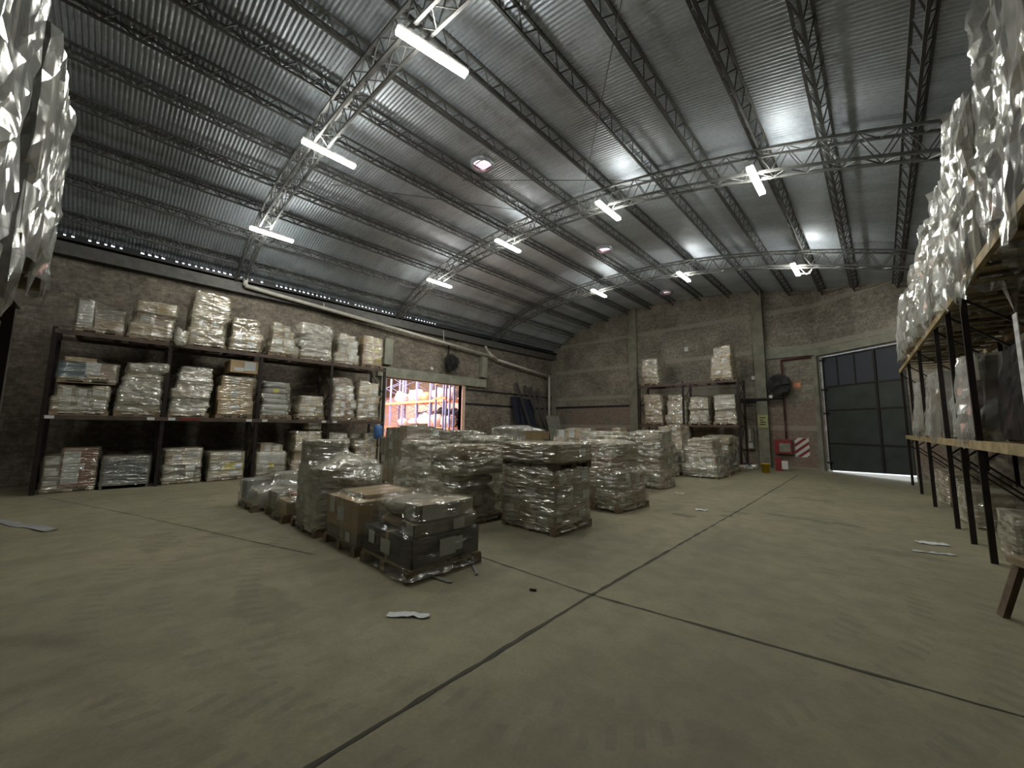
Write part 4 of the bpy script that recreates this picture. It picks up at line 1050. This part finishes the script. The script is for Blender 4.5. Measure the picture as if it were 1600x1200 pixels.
fan('large dark wall fan right of the far concrete column', (-3.05, YF-.32, 3.55), 0, .45, False)
o = blob(.07, 1, 1, 1, 3).obj('wall_lamp', 'white', None, (XL+.28, 10.3, 4.22), smooth=True); tag(o, 'small white round lamp on the lintel left of the wall fan', 'lamp')
# dark sheets and bars leaning in the corner
t = thing('leaning_metal_sheet', 'dark blue metal sheets leaning on the left wall near the corner', 'sheet', (0, 0, 0))
for k, (y0, y1, h) in enumerate(((15.85, 16.9, 3.35), (16.3, 17.5, 3.25))):
    mb = MB(); x = -14.5+k*.12
    mb.v = [(x, y0, 0), (x, y1, 0), (x-.75, y1, h), (x-.75, y0, h), (x-.03, y0, 0), (x-.03, y1, 0), (x-.78, y1, h), (x-.78, y0, h)]
    mb.f = [(0, 1, 2, 3), (7, 6, 5, 4), (0, 4, 5, 1), (1, 5, 6, 2), (2, 6, 7, 3), (3, 7, 4, 0)]; mb.mi = [0]*6
    mb.obj('sheet', 'bluemetal', t)
for k, (ya, yb, h) in enumerate(((16.9, 16.2, 4.15), (18.0, 17.0, 4.1), (18.4, 17.5, 4.05), (19.0, 18.1, 3.95))):
    o = MB().bar((-13.95, ya, .04), (-15.2, yb, h), .11).obj('leaning_steel_bar', 'dark')
    tag(o, ['leftmost dark steel bar leaning before the blue sheets', 'second dark steel bar leaning in the left corner', 'third dark steel bar leaning in the left corner', 'rightmost dark steel bar leaning across the white down pipe'][k], 'bar', 'bars leaning in the left corner')
mb = MB(); mb.v = [(-13.7, 17.9, 0), (-13.7, 19.1, 0), (-14.3, 19.1, 2.3), (-14.3, 17.9, 2.3), (-13.76, 17.9, 0), (-13.76, 19.1, 0), (-14.36, 19.1, 2.3), (-14.36, 17.9, 2.3)]
mb.f = [(0, 1, 2, 3), (7, 6, 5, 4), (0, 4, 5, 1), (1, 5, 6, 2), (2, 6, 7, 3), (3, 7, 4, 0)]; mb.mi = [0]*6
o = mb.obj('leaning_board', 'panel'); tag(o, 'grey green board leaning in front of the steel bars', 'board')
# far wall fittings
y = YF-.34
def far_box(name, x0, x1, z0, z1, m, label, cat, dy=.08, yb=YF):
    o = MB().box(x0, x1, -dy, -.002, z0, z1).obj(name, m, None, (0, yb, 0)); tag(o, label, cat); return o
t = thing('warning_notice', 'yellow warning notice with dark lines on the concrete column', 'sign', (-3.72, YF-.30, 1.70))
MB().box(-.19, .19, -.02, -.002, 0, .56).obj('plate', simple('pale_yellow', (.36, .36, .16), .6), t)
mb = MB()
for k, (a, b_) in enumerate(((-.12, .12), (-.12, .02), (-.1, .12), (-.12, .1))): mb.box(a, b_, -.024, -.0205, .42-k*.10, .46-k*.10)
mb.obj('printed_line', 'dark', t)
t = thing('notice_board', 'small orange and white notice on the brick wall left of the gate', 'sign', (-2.54, YF-.02, 3.30))
MB().box(-.10, .24, -.02, -.002, 0, .42).obj('plate', 'rust', t); MB().box(-.26, -.11, -.02, -.002, .06, .36).obj('side_plate', 'pale', t)
MB().box(-.22, -.15, -.024, -.0205, .10, .30).obj('pictogram', 'dark', t); MB().box(-.05, .19, -.024, -.0205, .12, .30).obj('pictogram_field', 'orange', t)
t = thing('hose_cabinet', 'red fire hose cabinet low on the far wall', 'cabinet', (-3.05, YF, .62))
MB().box(-.32, .30, -.22, -.002, 0, .60).obj('cabinet_body', 'redpaint', t); MB().box(-.14, .24, -.235, -.221, .08, .44).obj('glass_front', 'panel', t)
# red and white striped panel
t = thing('striped_panel', 'white board with red diagonal stripes fixed near the gate', 'sign', (-2.44, YF-.002, .50))
MB().box(-.24, .24, -.02, 0, 0, .80).obj('board', 'white', t)
mb = MB(); W2, H2 = .48, .80
def clip(poly, f):
    out = []
    for i, p in enumerate(poly):
        q = poly[(i+1) % len(poly)]; a, b_ = f(p), f(q)
        if a >= 0: out.append(p)
        if a*b_ < 0: s = a/(a-b_); out.append((p[0]+(q[0]-p[0])*s, p[1]+(q[1]-p[1])*s))
    return out
for k in range(-2, 5):
    c0 = -.15+k*.28; band = [(-.24, -1.2*.0+c0), (.24, c0+.40), (.24, c0+.53), (-.24, c0+.13)]
    P = clip(clip(band, lambda p: p[1]-.01), lambda p: .79-p[1])
    if len(P) > 2: mb.poly([(p[0], -.0225, p[1]) for p in P])
mb.obj('stripe', 'redpaint', t)
o = MB().tube([(-1.95, YF-.1, 4.66), (-2.95, YF-.1, 4.62), (-2.95, YF-.1, 2.0), (-2.95, YF-.1, 1.25)], .035, 8).obj('red_water_pipe', 'redpipe', smooth=True); tag(o, 'dull red pipe bending down the far wall to the hose cabinet', 'pipe')
o = MB().tube([(-4.6, YF-.36, 2.95), (-2.9, YF-.36, 2.95)], .05, 8).obj('wall_conduit', 'dark', smooth=True); tag(o, 'short dark pipe crossing the far concrete column', 'pipe')
far_box('junction_box', -4.10, -3.95, 3.86, 4.02, 'white', 'small white box left of the far concrete column', 'box')
far_box('electric_meter', -4.55, -4.42, 3.32, 3.55, 'white', 'small white meter dial left of the far column', 'meter')
far_box('switch_box', -3.42, -3.30, 2.98, 3.10, 'white', 'tiny white switch on the dark pipe by the wall fan', 'switch', .4)
far_box('wall_detector', -6.98, -6.80, 5.52, 5.74, 'white', 'small white square box high on the far wall', 'box')
t = thing('electric_cabinet', 'grey electric cabinet on the wall left of the far column', 'cabinet', (-4.35, YF, .75))
MB().box(-.28, .22, -.2, -.002, 0, .95).obj('cabinet_body', 'panel', t); MB().box(.05, .11, -.215, -.202, .35, .9).obj('gauge', 'white', t); MB().box(.02, .18, -.23, -.202, .05, .28).obj('meter_box', 'white', t)
# on the floor by the far wall
t = thing('yellow_bucket', 'yellow plastic bucket on the floor by the far column', 'bucket', (-3.28, 17.35, 0))
MB().lathe([(.001, 0), (.12, .0), (.16, .34), (.17, .34), (.15, .32)], 18).obj('bucket_body', 'yellowpaint', t, smooth=True)
MB().tube([(math.cos(a)*.165, 0, .33+math.sin(a)*.10) for a in [PI*i/8 for i in range(9)]], .006, 5).obj('handle', 'dark', t)
t = thing('red_extinguisher_stand', 'red fire extinguisher box with a white plate on the floor', 'extinguisher', (-3.0, 18.7, 0))
MB().box(-.17, .03, -.1, .1, 0, .52).obj('stand_body', 'redpaint', t); MB().box(.04, .24, -.11, -.06, .08, .40).obj('white_plate', 'white', t)
rn = random.Random(9); t = thing('scrap_heap', 'low heap of film scraps and boards by the foot of the far rack', 'scrap', (-4.0, 18.25, 0))
for k in range(6):
    x_, y_ = rn.uniform(-.25, .35), rn.uniform(-.2, .2); b = sack_mesh(rn.uniform(.25, .5), rn.uniform(.2, .35), .10+.03*k, k)
    b.obj('scrap_piece', ['film2', 'dark', 'kraft', 'sack'][k % 4], t, (x_, y_, .0), rn.uniform(0, 3))

# loose paper and film on the floor
def flake(label, loc, w, d, rz, seed, m='paper', name='paper_scrap', cat='paper', h=.02):
    mb = MB(); n = 9; rn = random.Random(seed); ov = Vector((seed*7.3, 0, 0))
    for i in range(n):
        for k in range(5):
            x_, y_ = (i/(n-1)-.5)*w, (k/4-.5)*d*(.7+.5*noise.noise(Vector((i*.6, 0, 0))+ov))
            mb.v.append((x_, y_+.25*d*noise.noise(Vector((i*.5, 3, 0))+ov), .006+h*abs(noise.noise(Vector((i*.8, k*.8, 1))+ov))*2))
    for i in range(n-1):
        for k in range(4): mb.f.append((i*5+k, (i+1)*5+k, (i+1)*5+k+1, i*5+k+1)); mb.mi.append(0)
    o = mb.obj(name, m, None, loc, rz, smooth=True); tag(o, label, cat); return o
flake('crumpled pale paper strip on the open floor before the nearest pallet', (-3.0, 1.9, 0), .36, .10, .75, 1)
flake('white sheet on the floor by the right rack, further one', (.42, 8.35, 0), .34, .20, .3, 2)
flake('white torn strip on the floor by the right rack, nearer one', (.38, 7.72, 0), .42, .07, .35, 3)
flake('small white scrap on the floor beyond the reddish footed pallet', (-2.70, 8.3, 0), .22, .16, .3, 4)
flake('small paper scrap near the far rack pallets', (-3.75, 9.95, 0), .22, .10, .6, 5)
flake('long pale film strip lying on the floor at the left edge', (-9.6, -.75, 0), 1.5, .22, .45, 6, 'sack', 'film_strip', 'film')
flake('trailing film end beside the nearest pallet', (-3.42, 3.0, 0), .35, .05, -.6, 7, 'sack', 'film_strip', 'film')
flake('twisted film end under the front corner of the nearest pallet', (-3.45, 2.55, 0), .32, .06, .2, 8, 'sack', 'film_strip', 'film')
o = MB().bar((-2.62, 3.02, .012), (-2.56, 3.05, .012), .02).obj('wood_chip', 'darkwood'); tag(o, 'tiny wood chip on the floor right of the nearest pallet', 'chip')
